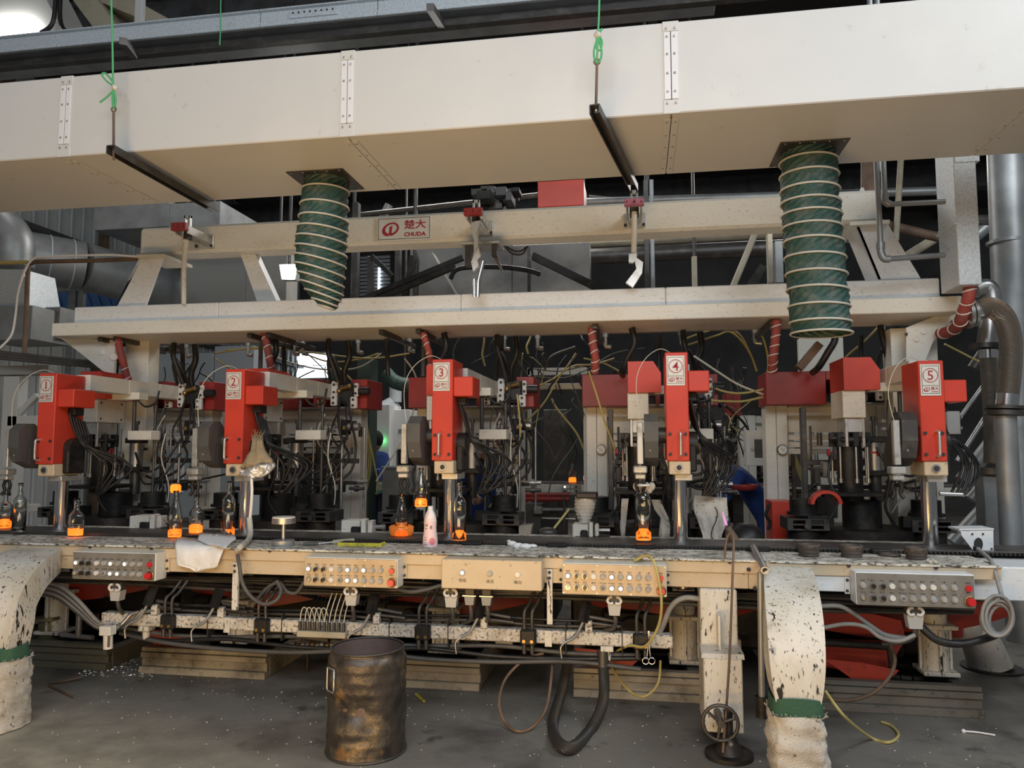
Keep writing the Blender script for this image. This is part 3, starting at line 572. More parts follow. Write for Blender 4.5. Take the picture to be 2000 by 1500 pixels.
for px, py in ((177, 1067), (297, 1070), (528, 1075), (729, 1078), (866, 1080), (1087, 1085), (1425, 1097), (1657, 1104), (1827, 1108), (113, 1108), (1474, 1149), (1462, 1112)):
    c = PY(px, py, YF+.012); obj('bolt', M().cyl(c, c+Vector((0, -.010, 0)), .0105, n=10), 'ink', t)
for px, y0, y1 in ((326, 1089, 1117), (790, 1101, 1130), (1095, 1108, 1138), (1305, 1117, 1144), (1655, 1127, 1160)):
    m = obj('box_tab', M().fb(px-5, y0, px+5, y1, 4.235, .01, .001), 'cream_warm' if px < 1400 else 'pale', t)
    for y in (y0+6, y1-6): obj('screw', M().cyl(PY(px, y, 4.235), PY(px, y, 4.228), .008, n=8), 'ink', m)
for px, y0, y1 in ((458, 1099, 1192), (1073, 1112, 1220)):
    m = obj('hanger_strap', M().fb(px-5, y0, px+6, y1, 4.225, .02, .002), 'drip_white', t)
    for y in (y0+6, y0+17): obj('screw', M().cyl(PY(px, y, 4.225), PY(px, y, 4.218), .009, n=8), 'ink', m)
# conveyor
t = thing('conveyor', 'dark steel conveyor strip with toothed chain along the bench', 'conveyor', (-.9, 4.8, ZB))
obj('slide_plate', M().box(bl, 2.35, 4.66, 5.02, ZB, ZB+.012, .003), 'dark_steel', t)
obj('side_rail', M().box(bl, 2.35, 4.62, 4.66, ZB, ZB+.022, .003), 'dark_steel', t)
q = M(); x = -3.0
while x < 2.2:
    q.box(x, x+.014, 4.592, 4.618, ZB+.002, ZB+.018, .003); x += .0225
obj('chain', q, 'black_iron', t, kind='stuff')
for px in (905, 1070, 1240, 1460, 1555, 1700): obj('guide_block', M().box(PY(px, 1070, 4.6).x, PY(px, 1070, 4.6).x+.12, 4.56, 4.63, ZB, ZB+.026, .006), 'black_iron', t)
# ---------------------------------------------------------------- control panels
def mesh1(mb, name, mt):
    me = mb.mesh(name); me.materials.append(MT[mt]); return me
yx = (0, -1, 0)
RING = mesh1(M().cyl((0, 0, 0), (0, -.012, 0), .0165, .0145, 16), 'button', 'button_grey')
RINGB = mesh1(M().cyl((0, 0, 0), (0, -.010, 0), .0165, .015, 16), 'button', 'steel')
CAPS = {k: mesh1(M().cyl((0, -.010, 0), (0, -.018 if k != 'button_lit' else -.014, 0), .0105, .0095, 14), 'cap', k) for k in ('button_grey', 'button_white', 'button_lit', 'button_red')}
mat('button_blue', (.33, .38, .44), .4); CAPS['button_blue'] = mesh1(M().cyl((0, -.010, 0), (0, -.016, 0), .0105, .0095, 14), 'cap', 'button_blue')
mat('button_dim', (.16, .155, .15), .5); CAPS['button_dim'] = mesh1(M().cyl((0, -.008, 0), (0, -.014, 0), .0105, .0095, 14), 'cap', 'button_dim')
KNOB = mesh1(M().cyl((0, -.008, 0), (0, -.026, 0), .0125, .011, 12).box(-.003, .003, -.036, -.026, -.012, .012, .001), 'knob', 'button_black')
KEY = mesh1(M().cyl((0, -.008, 0), (0, -.018, 0), .0125, .011, 12).box(-.0015, .0015, -.034, -.018, -.010, .010, .0005), 'key_switch', 'steel')
WCAP = mesh1(M().cyl((0, 0, 0), (0, -.012, 0), .0145, .0135, 16), 'button', 'button_white')
RCAP = mesh1(M().cyl((0, 0, 0), (0, -.014, 0), .0150, .0145, 16), 'button', 'button_red')
ERING = mesh1(M().torus((0, -.004, 0), yx, .022, .005, 20, 6), 'stop_ring', 'brass')
ECAP = mesh1(M().cyl((0, 0, 0), (0, -.02, 0), .012, .012, 12).cyl((0, -.02, 0), (0, -.034, 0), .021, .018, 16), 'stop_button', 'button_red')
FX = (.057, .141, .223, .306, .396, .479, .564, .650, .737, .825)
TOP = ('L', 'K', 'K', 'W', 'G', 'L', 'G', 'L', 'G', 'G'); BOT = ('Y', 'K', 'K', 'W', 'D', 'L', 'L', 'B', 'G', 'G')
LT = ('启停', '模动', '定位', '真空', '供料启动', '供料停止', '复位', '运行', '一模', '二模'); LB = ('手动', '模动', '定位', '真空', '吹气启动', '吹气停止', '夹瓶', '复位', '三模', '四模')
def panel(x0, y0, x1, y1, mt, side, label, top=TOP, bot=BOT):
    Y = 4.13; cx, cy = (x0+x1)/2, (y0+y1)/2
    X0, X1 = PY(x0, cy, Y).x, PY(x1, cy, Y).x; Z1, Z0 = PY(cx, y0, Y).z, PY(cx, y1, Y).z
    t = thing('control_panel', label, 'control panel', ((X0+X1)/2, Y, Z0), 'control panels on the bench front')
    obj('enclosure', M().box(X0, X1, Y+.004, 4.245, Z0, Z1, .004), side, t)
    f = obj('face_plate', M().box(X0+.004, X1-.004, Y, Y+.006, Z0+.004, Z1-.004, .002), mt, t)
    for sx_ in (.015, .34, .66, .985):
        for sz in (.06, .94): obj('screw', M().cyl((X0+(X1-X0)*sx_, Y, Z0+(Z1-Z0)*sz), (X0+(X1-X0)*sx_, Y-.003, Z0+(Z1-Z0)*sz), .004, n=8), 'steel', f)
    q = M()
    for kinds, zf, labs in ((top, .60, LT), (bot, .24, LB)):
        for k, fx, lb in zip(kinds, FX, labs):
            p = Vector((X0+(X1-X0)*fx, Y-.001, Z0+(Z1-Z0)*zf))
            text(q, lb, p+Vector((0, 0, .0245)), .0095, .022 if len(lb) == 2 else .036)
            if k == 'W': inst(WCAP, t, p); continue
            r = inst(RING if k in 'GLDB' else RINGB, t, p)
            me = {'G': CAPS['button_grey'], 'L': CAPS['button_lit'], 'D': CAPS['button_dim'], 'B': CAPS['button_blue'], 'K': KNOB, 'Y': KEY}[k]
            o = bpy.data.objects.new(me.name, me); C.objects.link(o); o.parent = r
    p = Vector((X0+(X1-X0)*.942, Y-.001, Z0+(Z1-Z0)*.60)); inst(RCAP, t, p); text(q, '急停', p+Vector((0, 0, .0245)), .0095, .022); text(q, '停止', p+Vector((0, 0, -.023)), .0095, .022)
    p = Vector((X0+(X1-X0)*.948, Y-.001, Z0+(Z1-Z0)*.21)); inst(ERING, t, p); inst(ECAP, t, p)
    obj('lettering', q, 'ink', f)
    return t
panel(141, 1079, 303, 1133, 'panel_grey', 'cream', 'grey control panel at far left below head one')
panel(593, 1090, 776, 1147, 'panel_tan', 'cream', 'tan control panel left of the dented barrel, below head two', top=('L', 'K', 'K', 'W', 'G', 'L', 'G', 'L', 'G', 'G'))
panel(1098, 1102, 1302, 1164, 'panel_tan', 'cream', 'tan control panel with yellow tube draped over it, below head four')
panel(1672, 1120, 1905, 1185, 'panel_grey', 'pale', 'grey control panel with ink drips at far right below head five', top=('G', 'K', 'K', 'W', 'G', 'G', 'W', 'W', 'G', 'G'), bot=('Y', 'K', 'K', 'W', 'D', 'G', 'G', 'B', 'G', 'G'))
# middle three-button box
Y = 4.12; X0, X1 = PY(862, 1123, Y).x, PY(1058, 1123, Y).x; Z1, Z0 = PY(960, 1094, Y).z, PY(960, 1152, Y).z
t = thing('button_box', 'plain tan box with three buttons in the middle of the bench front', 'control box', ((X0+X1)/2, Y, Z0))
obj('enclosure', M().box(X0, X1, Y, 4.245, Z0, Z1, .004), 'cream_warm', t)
q = M()
for fx, k, lb in ((.215, 'L', '钳瓶'), (.49, 'G', '递送'), (.765, 'W', '横向')):
    p = Vector((X0+(X1-X0)*fx, Y, Z0+(Z1-Z0)*.56-.004*fx))
    text(q, lb, p+Vector((0, -.001, -.042)), .02, .042)
    if k == 'W': inst(WCAP, t, p); continue
    r = inst(RING, t, p); me = CAPS['button_lit' if k == 'L' else 'button_grey']; o = bpy.data.objects.new(me.name, me); C.objects.link(o); o.parent = r
obj('lettering', q, 'ink', t)
# ---------------------------------------------------------------- numbered heads
HX = (-4.199, -2.741, -1.267, .239, 1.712); HT = (2.03, 2.035, 2.075, 2.09, 2.01); HBt = (1.375, 1.385, 1.41, 1.413, 1.415)
def head(n):
    x, zt, zb = HX[n-1], HT[n-1], HBt[n-1]; Y = 4.8
    t = thing('numbered_head', 'red machine head on a chrome post with circled number '+('one', 'two', 'three', 'four', 'five')[n-1]+' on its sign', 'machine head', (x, 4.97, ZB), 'numbered red heads')
    h = obj('red_housing', M().box(x-.07, x+.07, Y, Y+.29, zb, zt, .005), 'red', t)
    b = obj('side_box', M().box(x+.07, x+.20, Y+.02, Y+.24, zt-.245, zt-.115, .005), 'red', t)
    # sign
    zc = zt-.115; s = obj('number_plate', M().box(x-.062, x+.05, Y-.006, Y, zc-.095, zc+.093, .002), 'sign_plate', t); xc = x-.006
    m = M()
    for a, b_, c_, d in ((-.048, .048, .081, .083), (-.048, .048, -.083, -.081), (-.048, -.046, -.082, .082), (.046, .048, -.082, .082), (-.048, .048, -.036, -.034)): m.box(xc+a, xc+b_, Y-.0075, Y-.006, zc+c_, zc+d, 0)
    obj('border', m, 'ink', s)
    m = M()
    for i in range(40):
        a0, a1 = 2*PI*i/40, 2*PI*(i+1)/40
        m.add([(xc+math.cos(a)*r_, Y-.0075, zc+.026+math.sin(a)*r_) for a, r_ in ((a0, .0425), (a1, .0425), (a1, .0385), (a0, .0385))], [(0, 1, 2, 3)])
    obj('circle', m, 'sign_red', s)
    m = M(); text(m, str(n), Vector((xc, Y-.0075, zc+.026)), .056, None, .006); obj('numeral', m, 'sign_red', s)
    m = M(); logo(m, Vector((xc-.023, 0, zc-.058)), .036, Y-.0075); text(m, '楚大', Vector((xc+.021, Y-.0075, zc-.052)), .019, .042, .014); text(m, 'CHUDA', Vector((xc+.021, Y-.0075, zc-.071)), .008, .04); obj('maker_mark', m, 'sign_red', s)
    # handle and bolts
    hx = x-.038 if n < 3 else (x-.012 if n == 3 else x+.015)
    obj('grab_handle', M().tube([(hx, Y, zb+.175), (hx, Y-.035, zb+.172), (hx, Y-.042, zb+.15), (hx, Y-.042, zb+.06), (hx, Y-.035, zb+.035), (hx, Y, zb+.03)], .0085, 8), 'aluminium', t)
    for sx_ in (-.047, .047):
        for z in (.04, .165): obj('bolt', M().cyl((x+sx_, Y, zb+z), (x+sx_, Y-.008, zb+z), .010, n=10), 'ink', t)
    # cream block with eye
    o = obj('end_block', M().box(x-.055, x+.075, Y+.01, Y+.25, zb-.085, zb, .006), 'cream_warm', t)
    obj('pin_eye', M().cyl((x+.005, Y+.01, zb-.042), (x+.005, Y-.004, zb-.042), .024, n=18), 'steel', o); obj('pin_core', M().cyl((x+.005, Y-.004, zb-.042), (x+.005, Y-.007, zb-.042), .016, n=14), 'ink', o)
    obj('lower_collar', M().box(x-.02, x+.09, Y+.07, Y+.28, zb-.125, zb-.085, .004), 'aluminium', t)
    obj('post', M().cyl((x+.015, Y+.17, ZB), (x+.015, Y+.17, zb-.1), .044, n=28), 'chrome', t)
    # dark side mechanism and its hoses
    obj('side_mechanism', M().cyl((x+.07, Y+.17, zb+.11), (x+.13, Y+.17, zb+.11), .075, n=20).box(x+.07, x+.12, Y+.09, Y+.27, zb-.07, zb+.1, .01), 'black_iron', t)
    obj('switch_block', M().box(x+.07, x+.13, Y+.12, Y+.22, zt-.30, zt-.246, .005), 'black_rubber', t)
    rr = random.Random(n)
    for k in range(6):
        a = Vector((x+.09, Y+.12+.03*k, zt-.29-.01*k)); s_ = .10+.03*k
        obj('hose', M().tube([a, a+Vector((.03, .02, -.12)), (x+.13+s_*.3, Y+.2, zb+.12), (x+.15+s_, Y+.26+.03*k, zb+.02-.05*rr.random()), (x+.12+s_*.8, Y+.3, zb-.14-.06*rr.random()), (x+.14+s_*.3, Y+.32, zb-.23)], .0085, 7, 5), 'black_rubber', t)
    # mould arm housing on the left of the post, with gripper finger
    q = [(0, Y-.09+.0, 0)]
    poly = [(-.205, Y-.10+u, z) for u, z in ((.04, zb+.02), (0, zb+.12), (.0, zb+.24), (.06, zb+.29), (.14, zb+.29), (.24, zb+.20), (.38, zb+.02), (.36, zb-.04), (.16, zb-.03))]
    obj('arm_housing', M().prism([(x+a, b, c) for a, b, c in poly], (.085, 0, 0)), 'grey_dark' if n != 5 else 'dark_steel', t)
    obj('arm_hub', M().cyl((x-.12, Y+.1, zb+.16), (x-.06, Y+.1, zb+.16), .05, n=16), 'dark_steel', t)
    obj('finger_bar', M().box(x-.25, x-.212, Y-.09, Y-.05, zb-.02, zb+.24, .004), 'aluminium', t)
    g = obj('gripper', M().box(x-.275, x-.19, Y-.11, Y-.02, zb-.075, zb-.03, .008).box(x-.265, x-.20, Y-.10, Y-.03, zb-.11, zb-.08, .006), 'aluminium', t)
    for sg in (-1, 1): obj('claw', M().tube([(x-.232+sg*.012, Y-.06, zb-.11), (x-.232+sg*.026, Y-.06, zb-.15), (x-.232+sg*.016, Y-.06, zb-.185), (x-.232+sg*.034, Y-.07, zb-.215)], .011, 8, 4), 'black_iron', g)
    # white signal wire looping over the head
    obj('signal_wire', M().tube([(x-.02, Y+.1, zt), (x-.10, Y+.06, zt+.03), (x-.20, Y, zt-.05), (x-.25, Y-.03, zt-.2), (x-.22, Y-.05, zb+.2), (x-.17, Y-.08, zb+.06)], .0024, 6), 'clear_tube', t)
    return t
for n in range(1, 6): head(n)
# ---------------------------------------------------------------- forming stations behind the heads
def station():
    t = thing('forming_station', '', 'machine', (0, 6.0, 0), 'forming stations')
    for a, b in ((-.68, -.505), (.10, .27)):
        obj('frame_column', M().box(a, (a+b)/2-.0015, 6.5, 6.68, 0, 1.84, .004).box((a+b)/2+.0015, b, 6.5, 6.68, 0, 1.84, .004), 'cream', t)
    obj('cross_beam', M().box(-.505, .10, 6.5, 6.68, 1.75, 1.835, .012), 'cream', t)
    obj('recess_panel', M().box(-.505, .10, 6.6, 6.62, 1.62, 1.75, .002), 'cream', t)
    for z in (1.555, 1.495, 1.44): obj('vent_slat', M().box(-.505, .08, 6.56, 6.58, z, z+.045, .002), 'cream', t)
    g = obj('gauge', M().cyl((-.555, 6.5, 1.475), (-.555, 6.46, 1.475), .042, n=20), 'dark_steel', t)
    obj('dial', M().cyl((-.555, 6.461, 1.475), (-.555, 6.457, 1.475), .036, n=20), 'button_white', g); obj('needle', M().bar((-.57, 6.455, 1.49), (-.545, 6.455, 1.465), .004, .002), 'ink', g)
    obj('cover', M().box(-.70, -.24, 6.3, 6.7, 1.835, 2.1, .004).box(-.24, -.10, 6.3, 6.7, 2.03, 2.1, .004).box(-.10, -.06, 6.3, 6.7, 1.835, 2.1, .004), 'red_dull_shade', t)
    obj('cover', M().box(.25, .40, 6.3, 6.7, 1.835, 2.09, .004), 'red_dull_shade', t)
    obj('cover_back', M().box(-.24, .25, 6.64, 6.66, 1.835, 2.09, .004), 'black_iron', t)
    obj('tray_sill', M().box(-.24, .25, 6.3, 6.6, 1.835, 1.85, .003), 'steel', t)
    obj('hood', M().prism([(-.31, 5.5, 2.115), (-.13, 5.5, 2.115), (-.075, 5.5, 2.03), (-.075, 5.5, 1.89), (-.31, 5.5, 1.89)], (0, .38, 0)), 'red', t)
    w = obj('drive_box', M().box(-.315, -.165, 5.53, 5.86, 1.70, 1.89, .004), 'cream', t)
    for y in (5.57, 5.82):
        for z in (1.73, 1.86): obj('screw', M().cyl((-.165, y, z), (-.16, y, z), .008, n=8), 'ink', w)
    obj('drive_plate', M().box(-.29, -.18, 5.56, 5.80, 1.60, 1.70, .003).box(-.30, -.28, 5.55, 5.6, 1.5, 1.7, .003).box(-.19, -.17, 5.55, 5.6, 1.5, 1.7, .003), 'aluminium', t)
    nz = obj('nozzle_ring', M().torus((-.24, 5.68, 1.55), (0, 0, 1), .115, .022, 20, 8), 'black_iron', t)
    for k in range(7):
        a = 2*PI*k/7+.3; c = Vector((-.24+math.cos(a)*.118, 5.68+math.sin(a)*.118, 1.55))
        obj('nozzle_valve', M().box(c.x-.018, c.x+.018, c.y-.018, c.y+.018, 1.50, 1.60, .004), 'black_rubber', nz)
        obj('nozzle_tube', M().cyl(c+Vector((0, 0, -.05)), c+Vector((0, 0, -.27)), .008, n=8).cyl(c+Vector((0, 0, -.27)), c+Vector((0, 0, -.30)), .014, n=8), 'steel', nz)
    for sg in (-1, 1):
        obj('valve_wheel', M().torus((-.24+sg*.165, 5.6, 1.46), (1, 0, 0), .022, .007, 14, 6).cyl((-.24+sg*.11, 5.6, 1.46), (-.24+sg*.17, 5.6, 1.46), .006), 'maroon', nz)
    obj('blow_drum', M().cyl((-.24, 5.70, 1.12), (-.24, 5.70, 1.50), .085, n=22), 'black_iron', t)
    # carriage arm with bracket, tie rods and block
    m = M()
    for a, b in ((5.1, 5.55), (5.552, 5.95), (5.952, 6.45)): m.box(-.02, .10, a, b, 1.925, 2.045, .004)
    obj('carriage_arm', m, 'cream', t)
    k = obj('arm_bracket', M().box(-.12, .17, 5.58, 5.70, 1.885, 1.945, .004), 'cream', t)
    obj('cap_bolt', M().cyl((.08, 5.64, 1.945), (.08, 5.64, 1.985), .018, n=8), 'black_iron', k)
    obj('tie_rod', M().cyl((.09, 5.64, 1.62), (.09, 5.64, 1.885), .015, n=10), 'dark_steel', t)
    obj('tie_rod', M().cyl((.27, 5.66, 1.1), (.27, 5.66, 1.86), .012, n=10).cyl((.27, 5.66, 1.78), (.27, 5.66, 1.84), .018, n=10), 'dark_steel', t)
    obj('tie_rod', M().cyl((.34, 5.9, 1.0), (.34, 5.9, 1.56), .012, n=10), 'steel', t)
    obj('guide_block', M().box(.08, .29, 5.58, 5.70, 1.555, 1.63, .004), 'cream', t)
    c = obj('air_cylinder', M().cyl((-.03, 5.85, 1.33), (-.03, 5.85, 1.53), .055, n=20), 'steel', t)
    obj('cylinder_cap', M().box(-.1, .04, 5.79, 5.91, 1.53, 1.575, .006).box(-.1, .06, 5.78, 5.92, 1.29, 1.33, .006), 'black_iron', c); obj('piston_rod', M().cyl((-.03, 5.85, 1.575), (-.03, 5.85, 1.70), .011, n=8).cyl((-.03, 5.85, 1.69), (-.03, 5.85, 1.72), .02, n=8).cyl((-.03, 5.85, 1.1), (-.03, 5.85, 1.29), .04, n=14), 'dark_steel', c)
    # valve cluster
    for a in ((.105, .165, 6.2, 6.24, 1.94, 2.07), (.315, .35, 6.2, 6.24, 1.93, 2.05), (.285, .345, 6.19, 6.23, 1.83, 1.93), (-.02, .04, 6.2, 6.24, 1.85, 1.91), (.10, .16, 6.2, 6.24, 1.855, 1.95)):
        p = obj('valve_plate', M().box(*a, .008), 'button_white', t)
        for u in (.25, .75): obj('socket_bolt', M().cyl(((a[0]+a[1])/2, a[2], a[4]+(a[5]-a[4])*u), ((a[0]+a[1])/2, a[2]-.01, a[4]+(a[5]-a[4])*u), .011, n=8), 'ink', p)
    obj('valve_body', M().box(.17, .31, 6.2, 6.32, 1.88, 2.05, .01).cyl((.35, 6.24, 1.98), (.44, 6.24, 1.98), .034, n=16), 'black_rubber', t)
    obj('valve_fitting', M().cyl((.20, 6.19, 2.0), (.29, 6.17, 2.02), .022, n=12).sph((.19, 6.18, 1.98), .024), 'brass', t)
    for a in ((.10, .17, 6.1, 6.18, 1.68, 1.71), (.10, .17, 6.1, 6.18, 1.62, 1.65), (.20, .27, 6.12, 6.2, 1.60, 1.72)): obj('clamp_block', M().box(*a, .005), 'aluminium', t)
    obj('solenoid', M().cyl((.30, 6.13, 1.67), (.40, 6.13, 1.67), .034, n=16).cyl((.17, 6.13, 1.67), (.30, 6.13, 1.67), .014, n=10), 'steel', t)
    obj('solenoid_band', M().cyl((.33, 6.13, 1.67), (.355, 6.13, 1.67), .037, n=16).box(.24, .30, 6.1, 6.2, 1.6, 1.73, .01), 'black_rubber', t)
    # moulds and turntable
    tt = obj('turntable', M().cyl((-.15, 5.78, .55), (-.15, 5.78, .86), .40, n=30).cyl((-.15, 5.78, .86), (-.15, 5.78, .93), .34, n=30).cyl((-.15, 5.78, .93), (-.15, 5.78, 1.12), .13, n=24), 'black_iron', t)
    for cx in (.25, -.56):
        mo = obj('mould', M().cyl((cx, 5.7, 1.04), (cx, 5.7, 1.13), .095, n=26).cyl((cx, 5.7, 1.02), (cx, 5.7, 1.04), .115, n=26).cyl((cx, 5.7, .6), (cx, 5.7, .92), .12, n=24), 'black_iron', t)
        q = M()
        for z in (.92, .955, .99): q.box(cx-.14, cx+.14, 5.56, 5.84, z, z+.012, .002)
        for u in (-.14, -.02, .10): q.box(cx+u, cx+u+.04, 5.56, 5.84, .92, 1.0, .002)
        obj('mould_cage', q, 'dark_steel', mo); obj('cage_boss', M().cyl((cx-.01, 5.56, .955), (cx-.01, 5.535, .955), .022, n=12), 'dark_steel', mo)
        obj('mould_link', M().bar((cx*.55-.08, 5.6, .99), (cx, 5.6, .985), .06, .07), 'black_iron', mo)
    obj('blow_plate', M().box(-.42, -.02, 5.5, 5.9, 1.16, 1.185, .003), 'black_iron', t)
    # hoses
    rr = random.Random(3)
    for pts, r in (([(.12, 6.1, 2.42), (.13, 6.08, 2.3), (.16, 6.1, 2.2), (.19, 6.15, 2.06)], .024), ([(.26, 6.2, 2.42), (.27, 6.2, 2.28), (.22, 6.22, 2.16), (.21, 6.25, 2.05)], .028), ([(-.28, 5.9, 2.42), (-.26, 5.9, 2.3), (-.31, 5.92, 2.2), (-.36, 6.0, 2.1), (-.36, 6.2, 2.08)], .026),
                   ([(.10, 6.2, 2.06), (.12, 6.1, 2.22), (.16, 6.08, 2.27), (.20, 6.1, 2.2), (.21, 6.2, 2.05)], .015), ([(.22, 6.15, 1.92), (.24, 6.05, 1.75), (.30, 6.0, 1.55), (.38, 5.95, 1.42), (.30, 5.9, 1.28), (.1, 5.9, 1.22)], .011), ([(.28, 6.15, 1.9), (.34, 6.1, 1.7), (.42, 6.0, 1.5), (.40, 5.95, 1.3), (.25, 5.9, 1.2), (.05, 5.88, 1.25)], .010),
                   ([(.13, 5.6, 1.9), (.2, 5.62, 1.83), (.29, 5.62, 1.86), (.31, 5.64, 1.96)], .009), ([(.0, 5.8, 1.45), (.1, 5.75, 1.32), (.2, 5.75, 1.3), (.3, 5.8, 1.4), (.36, 5.9, 1.58)], .010), ([(.02, 5.8, 1.35), (.16, 5.7, 1.2), (.3, 5.72, 1.24), (.42, 5.8, 1.45)], .009), ([(-.1, 5.55, 1.5), (-.04, 5.5, 1.3), (-.08, 5.48, 1.1), (-.02, 5.5, .98)], .010), ([(-.36, 5.6, 1.5), (-.42, 5.55, 1.3), (-.38, 5.5, 1.12), (-.44, 5.5, 1.0)], .009),
                   ([(.25, 6.18, 1.86), (.3, 6.1, 1.6), (.26, 6.05, 1.5), (.2, 6.0, 1.62), (.22, 6.1, 1.8)], .008)):
        obj('hose', M().tube(pts, r, 8, 6), 'black_rubber', t)
    for k in range(7):
        a = Vector((.12+.03*k, 6.0-.04*k, 1.85-.04*k)); obj('cable', M().tube([a, a+Vector((.05*rr.uniform(-1, 1), -.05, -.2)), a+Vector((.1*rr.uniform(-1, 1), 0, -.45)), a+Vector((.12*rr.uniform(-1, 1)-.03, .0, -.75))], .0055, 6, 5), ('grey_dark', 'black_rubber', 'clear_tube', 'rust')[k % 4], t)
    for k in range(5):
        c = (-.42+.06*k, 5.98, 1.22+.05*(k % 3)); obj('manifold', M().box(c[0], c[0]+.045, c[1], c[1]+.08, c[2], c[2]+.12, .006), ('dark_steel', 'steel', 'black_iron')[k % 3], t)
    obj('inner_frame', M().box(-.48, -.44, 6.1, 6.16, .9, 1.8, .004).box(.02, .05, 6.1, 6.14, 1.0, 1.6, .004).box(-.48, .4, 6.1, 6.14, 1.36, 1.40, .004).box(-.46, .38, 6.12, 6.16, 1.18, 1.21, .004), 'dark_steel', t)
    rc = random.Random(8)
    for k in range(34):
        a, b, c_ = rc.uniform(-.46, .46), rc.uniform(5.92, 6.38), rc.uniform(1.08, 1.74); s_ = rc.uniform(.012, .03); mt = rc.choice(('steel', 'black_iron', 'black_rubber', 'dark_steel', 'aluminium', 'black_iron', 'brass'))
        if k % 3 == 0: obj('fitting', M().box(a-s_, a+s_, b-s_, b+s_, c_-s_*1.3, c_+s_*1.3, .004), mt, t)
        elif k % 3 == 1: obj('fitting', M().cyl((a, b, c_-s_*2), (a, b, c_+s_*2), s_*.8, n=10), mt, t)
        else: obj('fitting', M().cyl((a-s_*2.4, b, c_), (a+s_*2.4, b, c_), s_*.55, n=8).cyl((a-s_*.6, b, c_), (a+s_*.6, b, c_), s_, n=8), mt, t)
    for a in (-.40, -.12, .04, .15, .43): obj('guide_rod', M().cyl((a, 6.0+abs(a)*.4, .98), (a, 6.0+abs(a)*.4, 1.66), .009, n=8), 'steel' if a > 0 else 'dark_steel', t)
    return t
st = station()
names = ('forming station with red cover behind head one, beside the left end', 'forming station with shaded red cover behind head two', 'forming station behind head three in the middle of the row', 'forming station with pressure gauge on its column left of head four', 'forming station with pressure gauge on its column left of head five')
st.location = (HX[0], 6.0, 0); st['label'] = names[0]
for i in range(1, 5): dup(st, (HX[i], 6.0, 0), names[i])
# ---------------------------------------------------------------- glass bottles
def bottle_profile(kind, h, r):
    if kind == 'tall': return [(0, 0), (r*.96, .002), (r, .008), (r, h*.60), (r*.97, h*.66), (r*.72, h*.71), (r*.42, h*.76), (r*.36, h*.82), (r*.34, h*.95), (r*.38, h*.955), (r*.38, h)]
    if kind == 'slope': return [(0, 0), (r*.96, .002), (r, .008), (r, h*.42), (r*.93, h*.52), (r*.72, h*.66), (r*.5, h*.80), (r*.38, h*.92), (r*.42, h*.94), (r*.42, h)]
    return [(0, 0), (r*.93, .002), (r*.96, .008), (r*1.0, h*.3), (r*.98, h*.52), (r*.86, h*.58), (r*.5, h*.66), (r*.36, h*.73), (r*.33, h*.9), (r*.39, h*.91), (r*.39, h)]
def bottle(px, py, h, r, kind, label, hot=.1, Y=None, tilt=0, group='glass bottles on the bench', sy=1):
    c = PZ(px, py, ZB+.0125) if Y is None else PY(px, py, Y)
    t = thing('glass_bottle', label, 'bottle', c, group); pr = bottle_profile(kind, h, r); w = .004
    inner = [(max(.0005, a-w), max(b, .012)) for a, b in pr if a > 0][::-1]+[(.0005, .012)]
    obj('glass', M().lathe(c, pr+[(pr[-1][0]-w, h)]+inner, 28, 1, sy), 'glass', t)
    if hot:
        hb = h*hot; obj('hot_base', M().lathe(c, [(.0005, .004), (r*.93, .004), (r*.985-.0045, .008), (r*.985-.0045, hb*.86), (r*.6, hb), (.0005, hb*.9)], 24, 1, sy), 'hot_glass', t, 'glowing orange hot glass at the bottom')
    if tilt: t.rotation_euler = (0, tilt, 0)
    return t
bottle(8, 1031, .25, .045, 'tall', 'glowing-bottomed bottle cut off by the left edge', .2)
bottle(36, 1041, .34, .042, 'tall', 'tall clear bottle with no glow at the left end of the bench', 0)
bottle(147, 1046, .245, .055, 'squat', 'squat long-necked bottle with orange base standing alone below head one', .16, sy=.6)
bottle(341, 1049, .30, .042, 'slope', 'sloping-shouldered bottle with orange base left of the white paper', .13)
bottle(382, 1041, .26, .050, 'squat', 'squat bottle with tall orange base held by the gripper beside head two', .22, sy=.6)
bottle(445, 1047, .36, .042, 'tall', 'tall clear bottle with faint amber foot right below head two', .03)
bottle(784, 1046, .27, .042, 'slope', 'sloping clear bottle sitting in a glowing glass block left of head three', .2)
bottle(897, 1057, .37, .043, 'tall', 'tall bottle with orange base just right of the post of head three', .13)
t = bottle(822, 990, .25, .040, 'slope', 'bottle with orange base hanging from the gripper left of head three', .18, Y=4.74)
t = bottle(1257, 1055, .40, .046, 'tall', 'large bottle with orange base hanging from the gripper left of head four', .12, Y=4.74)
t = thing('hot_glass_block', 'glowing amber glass block held above the sloping bottle left of the white paper', 'hot glass', PY(343, 963, 5.0))
c = PY(343, 954, 5.0); obj('amber_body', M().box(c.x-.032, c.x+.032, c.y-.03, c.y+.03, c.z-.032, c.z+.03, .012), 'hot_glass', t)
obj('holder', M().cyl(c+Vector((0, .03, .03)), c+Vector((.1, .55, .09)), .008), 'black_iron', t)
one('amber_glass_block', M().lathe(PZ(784, 1046, ZB+.0125), [(.044, .0), (.072, .004), (.080, .03), (.082, .06), (.07, .068), (.048, .066), (.045, .0)], 24), 'amber_glass', 'glowing glass cup around the foot of the sloping bottle left of head three', 'hot glass')
# far hot bottles on the rear machine
for px, py, lb in ((1118, 942, 'small glowing bottle far behind between heads three and four'), (1147, 938, 'glowing bottle foot on the rear bench right beside the gauge column of head four')):
    bottle(px, py, .22, .045, 'squat', lb, .25, Y=8.6, group='bottles on the rear bench')
